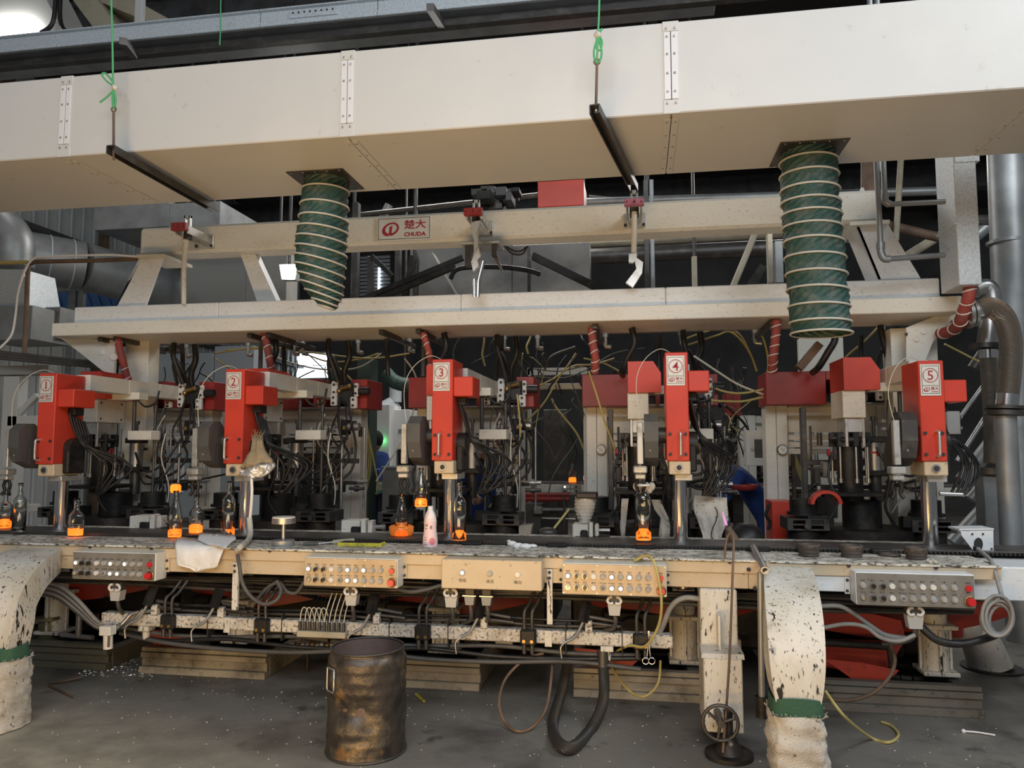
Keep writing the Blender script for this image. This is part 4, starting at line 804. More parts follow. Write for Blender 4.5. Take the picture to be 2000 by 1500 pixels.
# ---------------------------------------------------------------- things on the bench
c = PZ(840, 1069, ZB)
t = thing('drink_bottle', 'pink and white plastic drink bottle standing at the bench edge', 'bottle', c)
pr = [(.0005, 0), (.041, .001), (.045, .01), (.044, .05), (.038, .09), (.036, .12), (.038, .155), (.036, .175), (.028, .20), (.018, .218), (.016, .222)]
def prr(z):
    for (a, b), (a2, b2) in zip(pr, pr[1:]):
        if b <= z <= b2: return a+(a2-a)*(z-b)/max(1e-6, b2-b)
    return .016
obj('body', M().lathe(c, pr, 28), mat('drink_plastic', (.84, .80, .78), .35, dirt=((.80, .55, .58), 18, .45, .6)), t)
lb = obj('label_wrap', M().lathe(c, [(prr(z)+.0008, z) for z in (.008, .03, .06, .09, .12, .155)], 28), 'pink_label', t)
obj('cap', M().lathe(c, [(.0005, .245), (.016, .245), (.0165, .243), (.0165, .224), (.018, .222), (.018, .216)], 20), 'button_white', t)
def wrap(mb, src):
    mb.add([(c.x+math.sin(x/.04)*(prr(z)+.0016), c.y-math.cos(x/.04)*(prr(z)+.0016), c.z+z) for x, y, z in src.v], src.f); return mb
m = M(); text(m, '果', (.016, 0, .12), .022, .018); m2 = M(); wrap(m2, m); obj('lettering', m2, 'ink', lb)
m = M(); [m.add([(a, 0, b), (a+w_, 0, b), (a+w_, 0, b+h_), (a, 0, b+h_)], [(0, 1, 2, 3)]) for a, b, w_, h_ in ((-.025, .128, .018, .010), (-.024, .112, .014, .004), (-.026, .06, .018, .004), (-.026, .048, .018, .003), (-.027, .018, .02, .004))]; m2 = M(); wrap(m2, m); obj('print', m2, 'rust', lb)
m = M(); [m.add([(.022+a, 0, .04+b), (.026+a, 0, .04+b), (.026+a, 0, .044+b), (.022+a, 0, .044+b)], [(0, 1, 2, 3)]) for a in [.004*k-.016 for k in range(8)] for b in [.004*k-.022 for k in range(11)] if ((a+.002)/.016)**2+((b+.002)/.021)**2 < 1]; m2 = M(); wrap(m2, m); obj('peach_print', m2, mat('peach', (.75, .22, .26), .5), lb)
m = M(); m.add([(.008, 0, .044), (.016, 0, .048), (.02, 0, .06), (.01, 0, .055)], [(0, 1, 2, 3)]); m2 = M(); wrap(m2, m); obj('leaf_print', m2, mat('leaf_print', (.15, .4, .08), .5), lb)
c = PZ(553, 1066, ZB)
t = thing('disc_stand', 'small steel stand with round pale top disc on the bench', 'stand', c)
obj('base_disc', M().cyl(c, c+Vector((0, 0, .035)), .068, n=30), 'galv_dull', t); obj('stem', M().cyl(c+Vector((0, 0, .035)), c+Vector((0, 0, .135)), .011, n=14), 'steel', t)
obj('top_disc', M().cyl(c+Vector((0, 0, .135)), c+Vector((0, 0, .168)), .070, n=32), 'steel', t); obj('pad', M().cyl(c+Vector((0, 0, .168)), c+Vector((0, 0, .175)), .068, n=32), 'button_white', t)
def sheet(rows, amp, fr, name, mt, n=18, th=.004, seed=0):       # cloth strip; rows = (left, right, y, depth)
    q = M(); v = []
    for s_ in (0, 1):
        for i, (xl, xr, y, Y) in enumerate(rows):
            for k in range(n+1):
                u = k/n; yy = y if not isinstance(y, tuple) else y[0]+(y[1]-y[0])*u
                p = PY(xl+(xr-xl)*u, yy, Y) if Y > 0 else PZ(xl+(xr-xl)*u, yy, -Y)
                d = amp*(math.sin(u*fr+i*.9+seed)+.6*math.sin(u*fr*2.3-i*1.3+seed*2)+1.2*noise.noise(Vector((u*7, i*1.3, seed*3.1))))
                v.append(p+(Vector((0, d+s_*th, 0)) if Y > 0 else Vector((0, 0, abs(d)*.6-s_*.001))))
    r = len(rows); w_ = n+1; f = []
    for s_ in (0, 1):
        o = s_*r*w_
        for i in range(r-1):
            for k in range(n):
                a = (o+i*w_+k, o+(i+1)*w_+k, o+(i+1)*w_+k+1, o+i*w_+k+1); f.append(a if s_ == 0 else a[::-1])
    o = r*w_
    for k in range(n): f.append((k, k+1, o+k+1, o+k)); j = (r-1)*w_; f.append((j+k+1, j+k, o+j+k, o+j+k+1))
    for i in range(r-1): f.append(((i+1)*w_, i*w_, o+i*w_, o+(i+1)*w_)); j = i*w_+n; f.append((j, j+w_, o+j+w_, o+j))
    return q.add(v, f, True)
t = thing('paper_sheets', 'crumpled white paper sheets hanging over the bench front', 'paper', PY(400, 1118, 4.2))
obj('sheet', sheet([(346, 452, (1050, 1052), -.908), (342, 450, (1060, 1064), -.906), (341, 436, (1066, 1072), 4.20), (343, 431, (1085, 1088), 4.195), (344, 426, (1100, 1104), 4.19), (350, 424, (1104, 1108), 4.195), (372, 402, (1110, 1112), 4.195), (382, 386, 1117, 4.20)], .006, 7, 'sheet', 'cloth_white'), 'cloth_white', t)
obj('sheet', sheet([(392, 459, (1040, 1046), -.922), (388, 461, (1047, 1054), -.925), (386, 446, (1055, 1064), -.918), (400, 440, (1062, 1071), -.915)], .006, 5, 'sheet', 'cloth_white', seed=2), 'cloth_white', t)
t = thing('yellow_case', 'flat yellow case with black smears lying on the bench', 'case', PZ(702, 1067, ZB))
a, b = PZ(658, 1067, ZB), PZ(748, 1067, ZB)
obj('tray', M().box(a.x, b.x, a.y, a.y+.10, ZB, ZB+.022, .004), 'yellow', t); obj('inner_well', M().box(a.x+.012, b.x-.012, a.y+.012, a.y+.088, ZB+.0225, ZB+.024, .001), 'black_iron', t)
t = thing('hand_brush', 'wooden-handled wire tool lying on the bench beside the disc stand', 'brush', PZ(640, 1060, ZB))
obj('handle', M().tube([PZ(690, 1055, ZB+.014), PZ(668, 1057, ZB+.016), PZ(650, 1059, ZB+.012)], .013, 8), 'beige', t); obj('shaft', M().tube([PZ(652, 1059, ZB+.012), PZ(620, 1062, ZB+.01)], .008, 8, smooth=False), 'steel', t); obj('bristles', M().tube([PZ(622, 1062, ZB+.01), PZ(592, 1063, ZB+.008)], .012, 8, smooth=False), 'grey_dark', t)
t = thing('folded_rag', 'small white knitted rag lying on the bench near the middle', 'cloth', PZ(1020, 1070, ZB))
m = M()
for px, py, r_, s_ in ((1000, 1062, .022, (1.4, 1, .8)), (1012, 1066, .024, (1.5, 1, .75)), (1026, 1067, .024, (1.6, 1, .7)), (1040, 1066, .018, (1.6, 1, .6)), (994, 1060, .018, (1, 1, 1))): m.sph(PZ(px, py, ZB+.012), r_, 14, 10, s_)
obj('folds', m, 'cloth_white', t)
RP = [(.050, 0), (.054, .004), (.054, .010), (.050, .016), (.055, .022), (.055, .030), (.052, .033), (.060, .040), (.061, .062), (.058, .066), (.046, .066), (.044, .02), (.044, 0)]
for k, (px, py, lb, s_) in enumerate(((1580, 1092, 'rusty grooved mould ring nearest the right chute', 1.0), (1663, 1094, 'rusty grooved mould ring second from the right chute', 1.0), (1790, 1098, 'rusty mould ring with holes beside the crumb of cloth', .96))):
    c = PZ(px, py-6, ZB); t = thing('mould_ring', lb, 'mould ring', c, 'mould rings on the bench')
    obj('ring_body', M().lathe(c, [(a*s_, b*s_) for a, b in RP], 30), 'ring_iron', t)
    q = M()
    for j in range(10): a = 2*PI*j/10; q.cyl(c+Vector((math.cos(a)*.056*s_, math.sin(a)*.056*s_, .051)), c+Vector((math.cos(a)*.0625*s_, math.sin(a)*.0625*s_, .051)), .004, n=6)
    obj('hole_row', q, 'ink', t, kind='stuff')
c = PZ(1738, 1086, ZB); one('flat_ring', M().lathe(c, [(.05, 0), (.055, .004), (.055, .014), (.04, .016), (.03, .014), (.03, 0)], 26), 'ring_iron', 'low flat iron ring lying between the mould rings', 'mould ring')
m = M(); [m.sph(PZ(1812+k*5, 1096+(k % 2)*2, ZB+.008), .011, 10, 7) for k in range(4)]; one('cloth_crumb', m, 'sack', 'small yellowed wad of cloth at the bench edge by the right panel', 'cloth')
# T-shaped pipe handle leaning on the bench front, hook rod
t = thing('leaning_pipe', 'upright steel pipe with tube handle leaning on the bench beside the right chute', 'pipe', PZ(1490, 1385, 0))
a = PZ(1471, 1069, ZB+.02); b = PY(1494, 1114, 3.95)
obj('handle_tube', M().cyl(a, b, .019, n=16), 'steel', t); obj('handle_bore', M().cyl(b, b+Vector((.0005, -.002, -.001)), .013, n=14), 'ink', t)
obj('upright', M().cyl(PY(1485, 1118, 4.0), PY(1488, 1365, 4.0), .0155, n=14), 'galv_dull', t); obj('foot', M().cyl(PY(1488, 1360, 4.0), PY(1489, 1400, 4.0), .034, n=16), 'black_iron', t)
t = thing('hook_rod', 'long thin iron rod with hooked top leaning against the bench', 'rod', PZ(1410, 1480, 0))
obj('shank', M().tube(PV((1415, 1090, 4.19), (1418, 1060, 4.19), (1424, 1043, 4.19), (1431, 1044, 4.18), (1433, 1062, 4.16), (1431, 1120, 4.1), (1424, 1300, 3.95), (1412, 1470, 3.85)), .0062, 8, 6), 'rust', t)
# white triangular bracket with hole, right end
t = thing('white_bracket', 'white steel bracket with oval hole at the right end of the bench', 'bracket', PZ(1915, 1088, ZB))
obj('front_plate', M().prism(PP(4.75, (1876, 1036), (1940, 1035), (1941, 1086), (1912, 1086), (1900, 1074), (1878, 1046)), (0, .012, 0)), 'pale', t); obj('top_plate', M().prism(PP(4.75, (1874, 1033), (1941, 1032), (1941, 1036), (1874, 1037)), (0, .16, 0)), 'pale', t)
obj('oval_hole', M().prism([PY(1911+9*math.cos(k*.524), 1063+13*math.sin(k*.524), 4.748) for k in range(12)], (0, .001, 0)), 'ink', t)
for x, y in ((1899, 1043), (1920, 1043), (1937, 1072), (1905, 1086)): obj('bolt_hole', M().cyl(PY(x, y, 4.75), PY(x, y, 4.745), .006, n=8), 'ink', t)
obj('plug', M().cyl(PY(1909, 1068, 4.66), PY(1909, 1088, 4.66), .022, n=12), 'black_rubber', t)
t = thing('coiled_cable', 'coil of grey cable hanging at the right end of the bench', 'cable', PY(1950, 1245, 4.1))
obj('lead', M().tube(PV((1910, 1072, 4.6), (1925, 1085, 4.5), (1938, 1100, 4.28), (1950, 1140, 4.2), (1958, 1170, 4.15)), .011, 8), 'grey_cable', t)
for k, (dx, dy, rx, ry) in enumerate(((0, 0, 30, 40), (4, 4, 27, 34), (-3, 6, 29, 31), (2, -2, 24, 36), (6, 10, 22, 30))):
    obj('coil', M().tube([PY(1948+dx+rx*math.cos(a), 1203+dy+ry*math.sin(a), 4.12+.012*k) for a in [i*PI/7+k for i in range(15)]], .0085, 7, 3), 'grey_cable', t)
# ---------------------------------------------------------------- burlap wrap with foil on head two
t = thing('burlap_wrap', 'frayed burlap wrap with silver foil hem hanging on head two', 'cloth', PY(495, 935, 4.62))
obj('burlap', sheet([(492, 512, (850, 850), 4.66), (490, 513, (866, 868), 4.63), (488, 514, (880, 880), 4.60), (480, 520, (890, 890), 4.58), (474, 528, (905, 898), 4.56), (470, 530, (914, 904), 4.56)], .012, 5, 'b', 'burlap', 16, .03), 'burlap', t)
obj('foil_hem', sheet([(470, 531, (913, 903), 4.555), (467, 534, (922, 908), 4.55), (465, 535, (928, 911), 4.55), (484, 524, (933, 924), 4.555), (492, 515, (936, 932), 4.56)], .012, 8, 'b', 'foil', 16, .035), 'foil', t)
q = M(); rr = random.Random(5)
for k in range(14): x = 492+rr.random()*20; q.cyl(PY(x, 852, 4.64), PY(x+rr.uniform(-10, 8), 838+rr.random()*8, 4.64), .0012, n=4)
obj('frayed_ends', q, 'burlap', t, kind='stuff')
t = thing('wrapped_torch_hose', 'hose wrapped in white cloth running from the foil hem to under the bench', 'hose', PZ(480, 1066, ZB))
obj('white_wrap', M().tube(PV((491, 930, 4.56), (492, 960, 4.56), (490, 995, 4.58), (488, 1015, 4.6)), .010, 8), 'cloth_white', t)
obj('rope_wrap', M().tube([PY(487, 1012, 4.6), PY(489, 1040, 4.55), PZ(484, 1056, ZB+.02), PZ(470, 1068, ZB+.016), PY(462, 1078, 4.19)], .018, 10, 6), 'sack', t)
obj('red_band', M().tube(PP(4.19, (463, 1074), (464, 1083)), .012, 10, smooth=False), 'red', t)
obj('rubber_lead', M().tube(PV((464, 1083, 4.19), (468, 1108, 4.15), (474, 1140, 4.15), (490, 1165, 4.15), (515, 1180, 4.15), (540, 1172, 4.16), (549, 1152, 4.2), (540, 1135, 4.22)), .0115, 8), 'grey_dark', t)
# ---------------------------------------------------------------- clamp blocks and fire blankets behind the conveyor
def clampblk(px0, px1, y0, y1, label, Y=5.12):
    t = thing('bottle_clamp', label, 'clamp', PZ((px0+px1)/2, y1, ZB), 'bottle clamps behind the conveyor')
    w = px1-px0
    obj('clamp_body', M().fb(px0, y0, px0+w*.48, y1, Y, .16, .006), 'cream', t); obj('jaw', M().fb(px0+w*.5, y0-3, px0+w*.62, y1, Y-.02, .08, .006), 'cream', t); obj('jaw', M().fb(px0+w*.68, y0, px0+w*.80, y1-2, Y-.01, .08, .006), 'drip_white', t)
    obj('jaw_pad', M().fb(px0+w*.24, y1-14, px0+w*.46, y1+3, Y-.03, .05, .008), 'black_rubber', t); obj('plunger', M().cyl(PY(px0+w*.8, y0+12, Y+.05), PY(px0+w*1.15, y0+12, Y+.05), .014, n=12), 'steel', t); obj('base', M().fb(px0+4, y1-1, px1+8, y1+5, Y-.04, .2, .004), 'black_iron', t)
clampblk(252, 330, 1008, 1034, 'dirty cream clamp block on the bench between heads one and two')
clampblk(666, 742, 1017, 1043, 'bright cream clamp block on the bench between heads two and three')
clampblk(1118, 1182, 1024, 1050, 'cream clamp block under the ribbed white cover left of head four')
t = thing('ribbed_cover', 'grimy white ribbed cloth cover on the clamp left of head four', 'cover', PY(1140, 1022, 5.1))
m = M(); v = []
for i in range(23):
    u = i/22; y = 971+u*50; wl = 1122-3*math.sin(u*3)+8*u*u; wr = 1163-10*u*u*1.2
    p0, p1 = PY(wl, y, 5.1), PY(wr, y, 5.1); r_ = .004*math.sin(i*2.1)
    for k in range(13): a = PI*k/12; v.append(Vector(((p0.x+p1.x)/2-math.cos(a)*((p1.x-p0.x)/2+r_), 5.18-math.sin(a)*(.08+r_), p0.z)))
m.add(v, [(i*13+k, i*13+k+1, (i+1)*13+k+1, (i+1)*13+k) for i in range(22) for k in range(12)], True); obj('ribbed_sleeve', m, 'sack', t)
obj('top_flap', M().fb(1124, 962, 1166, 974, 5.09, .14, .008), 'black_rubber', t)
t = thing('fire_blanket', 'scorched white fire blanket hanging right of the post of head four', 'cloth', PY(1390, 1060, 5.2))
obj('blanket', sheet([(1356, 1420, (968, 972), 5.22), (1354, 1420, 985, 5.2), (1356, 1422, 1000, 5.18), (1362, 1423, 1015, 5.18), (1367, 1416, 1030, 5.18), (1372, 1410, 1045, 5.18), (1373, 1408, 1062, 5.16)], .014, 8, 'b', 'sack', 22, .012), 'sack', t)
obj('crack', M().tube(PP(5.14, (1396, 990), (1401, 1002), (1398, 1018), (1392, 1032), (1389, 1046), (1393, 1054)), .004, 5), 'ink', t)
one('cloth_strip', sheet([(1214, 1228, 974, 5.2), (1213, 1226, 990, 5.2), (1212, 1224, 1010, 5.2), (1211, 1222, 1030, 5.2), (1213, 1220, 1050, 5.2)], .006, 3, 'b', 'sack', 8, .01), 'sack', 'narrow grey cloth strip hanging left of the large hanging bottle', 'cloth')
one('cloth_strip', sheet([(1272, 1290, 976, 5.2), (1278, 1298, 995, 5.18), (1290, 1306, 1012, 5.18), (1288, 1309, 1030, 5.17), (1286, 1308, 1052, 5.16)], .008, 4, 'b', 'sack', 8, .01), 'sack', 'bent grey cloth strip hanging right of the large hanging bottle', 'cloth')
t = thing('neck_cloth', 'white heat cloth tied around the gripper claw left of head four', 'cloth', PY(1258, 962, 4.72))
m = M()
for k in range(7): m.sph(PY(1243+k*5, 950+(k % 2)*6, 4.76), .022, 12, 8, (1, 1, 1.2))
obj('folds', m, 'sack', t); obj('collar_ring', M().lathe(PY(1258, 950, 4.7), [(.02, 0), (.04, .002), (.044, .008), (.03, .014), (.02, .012)], 20), 'cream', t)
t = thing('burner_nozzle', 'small burner with pink flame and hose behind the bench right of the fire blanket', 'burner', PZ(1440, 1062, ZB))
obj('nozzle', M().cyl(PY(1421, 1030, 5.0), PY(1440, 1066, 5.0), .022, .036, n=14), 'rust', t)
obj('flame', M().cyl(PY(1418, 1026, 5.0), PY(1411, 1000, 5.05), .012, .003, n=10), 'flame', t)
one('dark_bowl', M().lathe(PZ(1476, 1060, ZB)+Vector((0, .45, -.05)), [(.0005, .13), (.05, .125), (.10, .09), (.125, .04), (.13, 0), (.12, 0)], 24), 'black_rubber', 'black rounded bowl lying behind the bench by the fifth station column', 'bowl')
t = thing('red_switch_box', 'red metal switch box low on the column left of head five', 'box', PY(1530, 1064, 6.2))
obj('box_body', M().fb(1508, 980, 1553, 1066, 6.1, .3, .004), 'red', t); obj('cable', M().tube(PP(6.05, (1503, 985), (1496, 1005), (1504, 1020), (1500, 1035)), .012, 6), 'black_rubber', t)
one('arched_guard', M().prism([PY(1615+k*math.cos(a)*1.15, 985-k*math.sin(a), 5.45) for k, aa in ((27, range(0, 11)), (21, range(10, -1, -1))) for a in [q*PI/10 for q in aa]], (0, .10, 0)), 'red', 'red arched band guard on the dark table left of head five', 'guard')
t = thing('dipper', 'dark pear-shaped scoop with yellow-brown handle behind the bench between heads three and four', 'scoop', PZ(1068, 1052, ZB))
obj('scoop', M().sph(PY(1070, 1040, 5.25), .05, 16, 10, (1.5, 1, .75)), 'dark_steel', t); obj('handle', M().cyl(PY(1082, 1032, 5.25), PY(1112, 994, 5.3), .009), 'yellow_tube', t)
one('white_bin', M().prism(PP(5.6, (1013, 1026), (1040, 1024), (1033, 1060), (1014, 1060)), (0, .12, 0)), 'galv_dull', 'small grey bin beside the right column of the middle station', 'bin')
# ---------------------------------------------------------------- machine bases and skids
rb_ = random.Random(11)
SK = ((-60, 205, 1276, 1300, 'oily dark skid frame under the left end of the bench'), (270, 516, 1290, 1336, 'cream channel skid frame on the floor left of the dented barrel'), (640, 936, 1312, 1356, 'cream channel skid frame partly behind the dented barrel'), (1120, 1374, 1333, 1380, 'cream channel skid frame behind the bench leg with handwheel'), (1560, 1925, 1366, 1412, 'dark channel skid frame at right behind the sack'))
for i, (x0, x1, y0, y1, lb) in enumerate(SK):
    cx = (x0+x1)/2; yb = 4.68; X0, X1 = PY(x0, y1, yb).x, PY(x1, y1, yb).x
    t = thing('skid_frame', lb, 'skid', ((X0+X1)/2, 5.4, 0), 'skid frames on the floor')
    mt = 'cream' if 0 < i < 4 else 'dark_steel'
    mt = mat('skid_paint%d' % i, ((.10, .10, .07), (.42, .38, .29), (.34, .31, .25), (.40, .37, .31), (.16, .15, .13))[i], .6, dirt=((.10, .09, .07), 3, .45, .7), speck=((.03, .028, .025), 20, .6, .75, 4, .8))
    obj('front_channel', M().box(X0, X1, yb, yb+.06, .0, .045, .003).box(X0, X1, yb+.03, yb+.04, .045, .10, .001).box(X0, X1, yb+.01, yb+.07, .10, .135, .003), mt, t)
    obj('front_channel', M().box(X0, X1, yb+.02, yb+.08, .138, .165, .003), mt, t)
    for xx in (X0+.04, X1-.04): obj('side_channel', M().box(xx-.035, xx+.035, yb+.08, 6.6, .0, .13, .004), mt, t)
    obj('deck_plate', M().box(X0+.03, X1-.03, yb+.5, 6.6, .13, .15, .003), 'black_iron', t)
for i, x in enumerate(HX):
    lb = ('far left, below head one', 'below head two', 'behind the dented barrel, below head three', 'behind the handwheel leg, below head four', 'below head five at right')[i]
    t = thing('machine_pedestal', 'dark oily machine base under the bench '+lb, 'machine base', (x, 6.0, .15), 'machine bases under the stations')
    obj('base_casting', M().box(x-.72, x+(.62 if i < 4 else .12), 5.35, 6.47, .152, .548, .02), 'black_iron', t)
    obj('gearbox', M().box(x-.5, x-.1, 5.15, 5.35, .18, .42, .02).cyl((x-.3, 5.15, .3), (x-.3, 5.05, .3), .09, n=18), 'black_iron', t)
    if i < 4: obj('foot_plate', M().box(x+.28, x+.4, 5.2, 5.34, .15, .25, .005), 'cream', t); obj('foot_plate', M().box(x+.06, x+.18, 5.2, 5.34, .15, .25, .005), 'dark_steel', t)
    # adjustable post in front of it
    p = thing('jack_post', 'cream screw jack post with ribbed flange '+('under head one', 'under head two', 'beside the dented barrel', 'left of the handwheel leg', 'right of the right chute')[i], 'post', (x+.04, 5.0, .15), 'jack posts under the bench'); xx = x+(.03 if i > 2 else -.02)
    obj('lower_tube', M().cyl((xx, 5.02, .16), (xx, 5.02, .42), .075, n=20), 'drip_white', p)
    obj('flange', M().box(xx-.10, xx+.10, 4.92, 5.12, .42, .445, .004), 'drip_white', p); obj('base_plate', M().box(xx-.10, xx+.10, 4.92, 5.12, .15, .175, .004), 'drip_white', p)
    for dx, dy in ((.0, -.085), (.085, 0), (-.085, 0)): obj('rib', M().box(xx+dx-.008, xx+dx+.008, 5.02+dy-.012, 5.02+dy+.012, .175, .42, .002), 'drip_white', p)
    obj('upper_tube', M().cyl((xx, 5.02, .445), (xx, 5.02, .60), .07, n=20), 'drip_white', p); obj('screw', M().cyl((xx, 5.02, .60), (xx, 5.02, .88), .04, n=16), 'steel', p)
    # red guard sheets
    g = thing('red_guard', 'curved red sheet guard under the bench '+('at far left', 'between the two left panels', 'behind the plugs of the tan button box', 'left of the bench leg', 'behind the right panel')[i], 'guard', (x, 5.3, .56), 'red guards under the bench')
    m = M(); v = []
    for k in range(15):
        a = -.62+1.2*k/14; z0 = .35+.09*abs((k-7)/7)**1.5
        v += [(x+a, 5.15+.16*((k-7)/7)**2, z0), (x+a, 5.15+.16*((k-7)/7)**2, .545)]
    m.add(v, [(2*k, 2*k+2, 2*k+3, 2*k+1) for k in range(14)]+[(2*k+1, 2*k+3, 2*k+2, 2*k) for k in range(0)], True)
    n_ = len(m.v); m.add([(a, b+.012, c_) for a, b, c_ in m.v], [(2*k+1, 2*k+3, 2*k+2, 2*k) for k in range(14)], True)
    obj('upper_sheet', m, 'red_cover', g)
    obj('chute_sheet', M().prism([(x-.66, 4.78, .262), (x-.45, 4.78, .25), (x-.25, 4.78, .215), (x-.34, 4.78, .13), (x-.5, 4.78, .15)], (0, .02, 0)), 'red_cover', g)
# ---------------------------------------------------------------- valve rail under the bench
YR = 4.30; z1, z0 = PY(755, 1219, YR).z, PY(755, 1244, YR).z
ra_, rb2 = PY(197, 1210, YR).x, PY(1314, 1252, YR).x
t = thing('valve_rail', 'spattered white square rail carrying valves and levers under the bench', 'rail', ((ra_+rb2)/2, YR, z0))
obj('rail_beam', M().box(ra_, rb2, YR, YR+.075, z0, z1, .006), 'rail_paint', t)
def RP_(px): return PY(px, 1232, YR).x
for px in (332, 515, 828, 1033, 1252):
    x = RP_(px)
    v = obj('twin_valve', M().box(x-.045, x+.045, YR-.045, YR, z0-.005, z1+.01, .01), 'black_iron', t)
    for sg in (-1, 1):
        obj('valve_spool', M().cyl((x+sg*.022, YR-.03, z0-.05), (x+sg*.022, YR-.03, z0), .012, n=10), 'dark_steel', v)
        obj('valve_riser', M().tube([(x+sg*.022, YR-.02, z1+.01), (x+sg*.022, YR-.02, z1+.10), (x+sg*.022+.02, YR+.02, z1+.14), (x+sg*.022+.05, YR+.08, z1+.22)], .010, 8), 'dark_steel', v)
        obj('brass_bolt', M().cyl((x+sg*.022, YR-.045, z0+.02), (x+sg*.022, YR-.052, z0+.02), .010, n=8), 'brass', v)
for px in (300, 430, 735, 945, 1150):
    x = RP_(px)
    v = obj('lever_bracket', M().box(x-.02, x+.02, YR-.01, YR+.03, z1, z1+.06, .004), 'rail_paint', t)
    v = obj('spray_lever', M().tube([(x-.12, YR-.05, z0+.03), (x-.07, YR-.045, z0+.06), (x-.02, YR-.03, z1+.08)], .0085, 8), 'galv_dull', t)
    obj('lever_handle', M().bar((x-.03, YR-.03, z1+.06), (x-.01, YR, z1+.17), .035, .045), 'black_rubber', v); obj('lever_tip', M().tube([(x-.12, YR-.05, z0+.03), (x-.15, YR-.06, z0+.0), (x-.145, YR-.06, z0-.06)], .006, 6), 'steel', v)
    obj('side_pipe', M().cyl((x, YR+.01, z1+.05), (x+.17, YR+.01, z1+.035), .010, n=8).cyl((x, YR+.02, z1+.08), (x+.15, YR+.02, z1+.06), .012, n=8), 'dark_steel', t)
for px in (443, 1071):
    x = RP_(px); obj('rail_clip', M().box(x-.02, x+.02, YR-.006, YR, z0-.015, z1, .002).cyl((x, YR-.006, z1-.02), (x, YR-.014, z1-.02), .010, n=8), 'drip_white', t)
x = RP_(605); mfd = obj('manifold', M().box(x-.06, x+.24, YR-.05, YR, z0-.01, z0+.025, .004), 'beige', t)
for k in range(10):
    xx = x-.05+.03*k; obj('tube_fitting', M().cyl((xx, YR-.025, z0+.025), (xx, YR-.025, z0+.075), .010, n=8), 'dark_steel', mfd)
    top = [(xx, YR-.025, z0+.07), (xx+.006, YR-.025, z0+.13), (xx+.02, YR-.02, z0+.155), (xx+.034, YR, z0+.13), (xx+.04, YR+.03, z0+.05)] if k < 5 else [(xx, YR-.025, z0+.07), (xx+.01, YR-.02, z0+.14), (xx+.035, YR, z0+.24)]
    obj('copper_tube', M().tube(top, .0035, 6), 'clear_tube', mfd)
f = obj('air_filter', M().cyl(PY(211, 1238, 4.22), PY(211, 1267, 4.22), .027, n=18).box(PY(200, 1220, 4.22).x, PY(222, 1220, 4.22).x, 4.19, 4.25, PY(211, 1240, 4.22).z, PY(211, 1222, 4.22).z, .004), 'cream', t)
obj('filter_slot', M().box(PY(211, 1250, 4.19).x-.006, PY(211, 1250, 4.19).x+.006, 4.191, 4.2, PY(211, 1264, 4.19).z, PY(211, 1242, 4.19).z, .001), 'rust', f)
obj('rail_elbow', M().tube(PV((224, 1232, 4.28), (235, 1222, 4.25), (245, 1212, 4.26), (260, 1198, 4.28), (300, 1192, 4.3)), .012, 8).tube(PV((240, 1225, 4.28), (262, 1210, 4.27), (280, 1190, 4.28)), .012, 8), 'steel', t)
for px in (280, 1185):
    x = RP_(px); obj('drop_fitting', M().box(x-.035, x+.035, YR-.005, YR+.07, z0-.03, z0, .004).cyl((x, YR+.03, z0-.08), (x, YR+.03, z0-.03), .022, n=12), 'drip_white', t)
for k in range(3):
    pts = [(ra_+.1, YR+.05, z0-.02-.02*k)]+[(ra_+(rb2-ra_)*u, YR+.05-.02*k, z0-.03-.03*k-.03*abs(math.sin(u*9+k))) for u in (.12, .24, .36, .48, .6, .72, .84, .95)]
    obj('lower_hose', M().tube(pts, .013, 8), ('grey_dark', 'black_rubber', 'grey_dark')[k], t)
for k in range(2):
    pts = [(ra_+(rb2-ra_)*u, YR+.04+.04*k, z1+.025+.018*k+.008*math.sin(u*30+k)) for u in (.08, .2, .32, .44, .56, .68, .8, .92)]
    obj('upper_pipe', M().tube(pts, .009, 8), ('dark_steel', 'black_rubber')[k], t)
for px in (405, 550, 640, 760, 875, 1105, 1215):
    x = RP_(px); obj('cable_tie', M().box(x-.003, x+.003, YR-.003, YR+.08, z0-.05, z1+.03, .001), 'ink', t)
# ---------------------------------------------------------------- plug connectors below the panels
def plug(px, py, label, ears=True, s_=1.0, Y=4.2):
    c = PY(px, py, Y); t = thing('cable_connector', label, 'connector', c, 'grey plug connectors')
    obj('socket', M().box(c.x-.034*s_, c.x+.034*s_, Y, Y+.05, c.z-.005, c.z+.045*s_, .005), 'grey_dark', t)
    obj('plug_body', M().prism([(c.x-.036*s_, Y-.006, c.z-.005), (c.x+.036*s_, Y-.006, c.z-.005), (c.x+.028*s_, Y-.006, c.z-.065*s_), (c.x-.028*s_, Y-.006, c.z-.065*s_)], (0, .055, 0)), 'lamp_grey' if ears else 'grey_cable', t)
    if ears:
        for sg in (-1, 1): obj('lever_ear', M().tube([(c.x+sg*.006, Y-.01, c.z+.004), (c.x+sg*.022, Y-.012, c.z-.002), (c.x+sg*.036, Y-.012, c.z+.012), (c.x+sg*.028, Y-.012, c.z+.03), (c.x+sg*.012, Y-.01, c.z+.034)], .008, 8), 'button_white', t)
    else: obj('clasp', M().box(c.x-.04, c.x+.04, Y-.012, Y, c.z-.006, c.z+.004, .002), 'steel', t)
    obj('cable', M().tube([(c.x, Y+.02, c.z-.06*s_), (c.x+.004, Y+.03, c.z-.11), (c.x-.02, Y+.1, c.z-.16), (c.x-.1, Y+.2, c.z-.2)], .012, 8), 'grey_dark', t)
plug(226, 1152, 'grey plug connector under the far left panel'); plug(686, 1160, 'dirty grey plug connector under the tan panel left of the button box'); plug(881, 1163, 'plug connector with bright ears under the left of the button box')
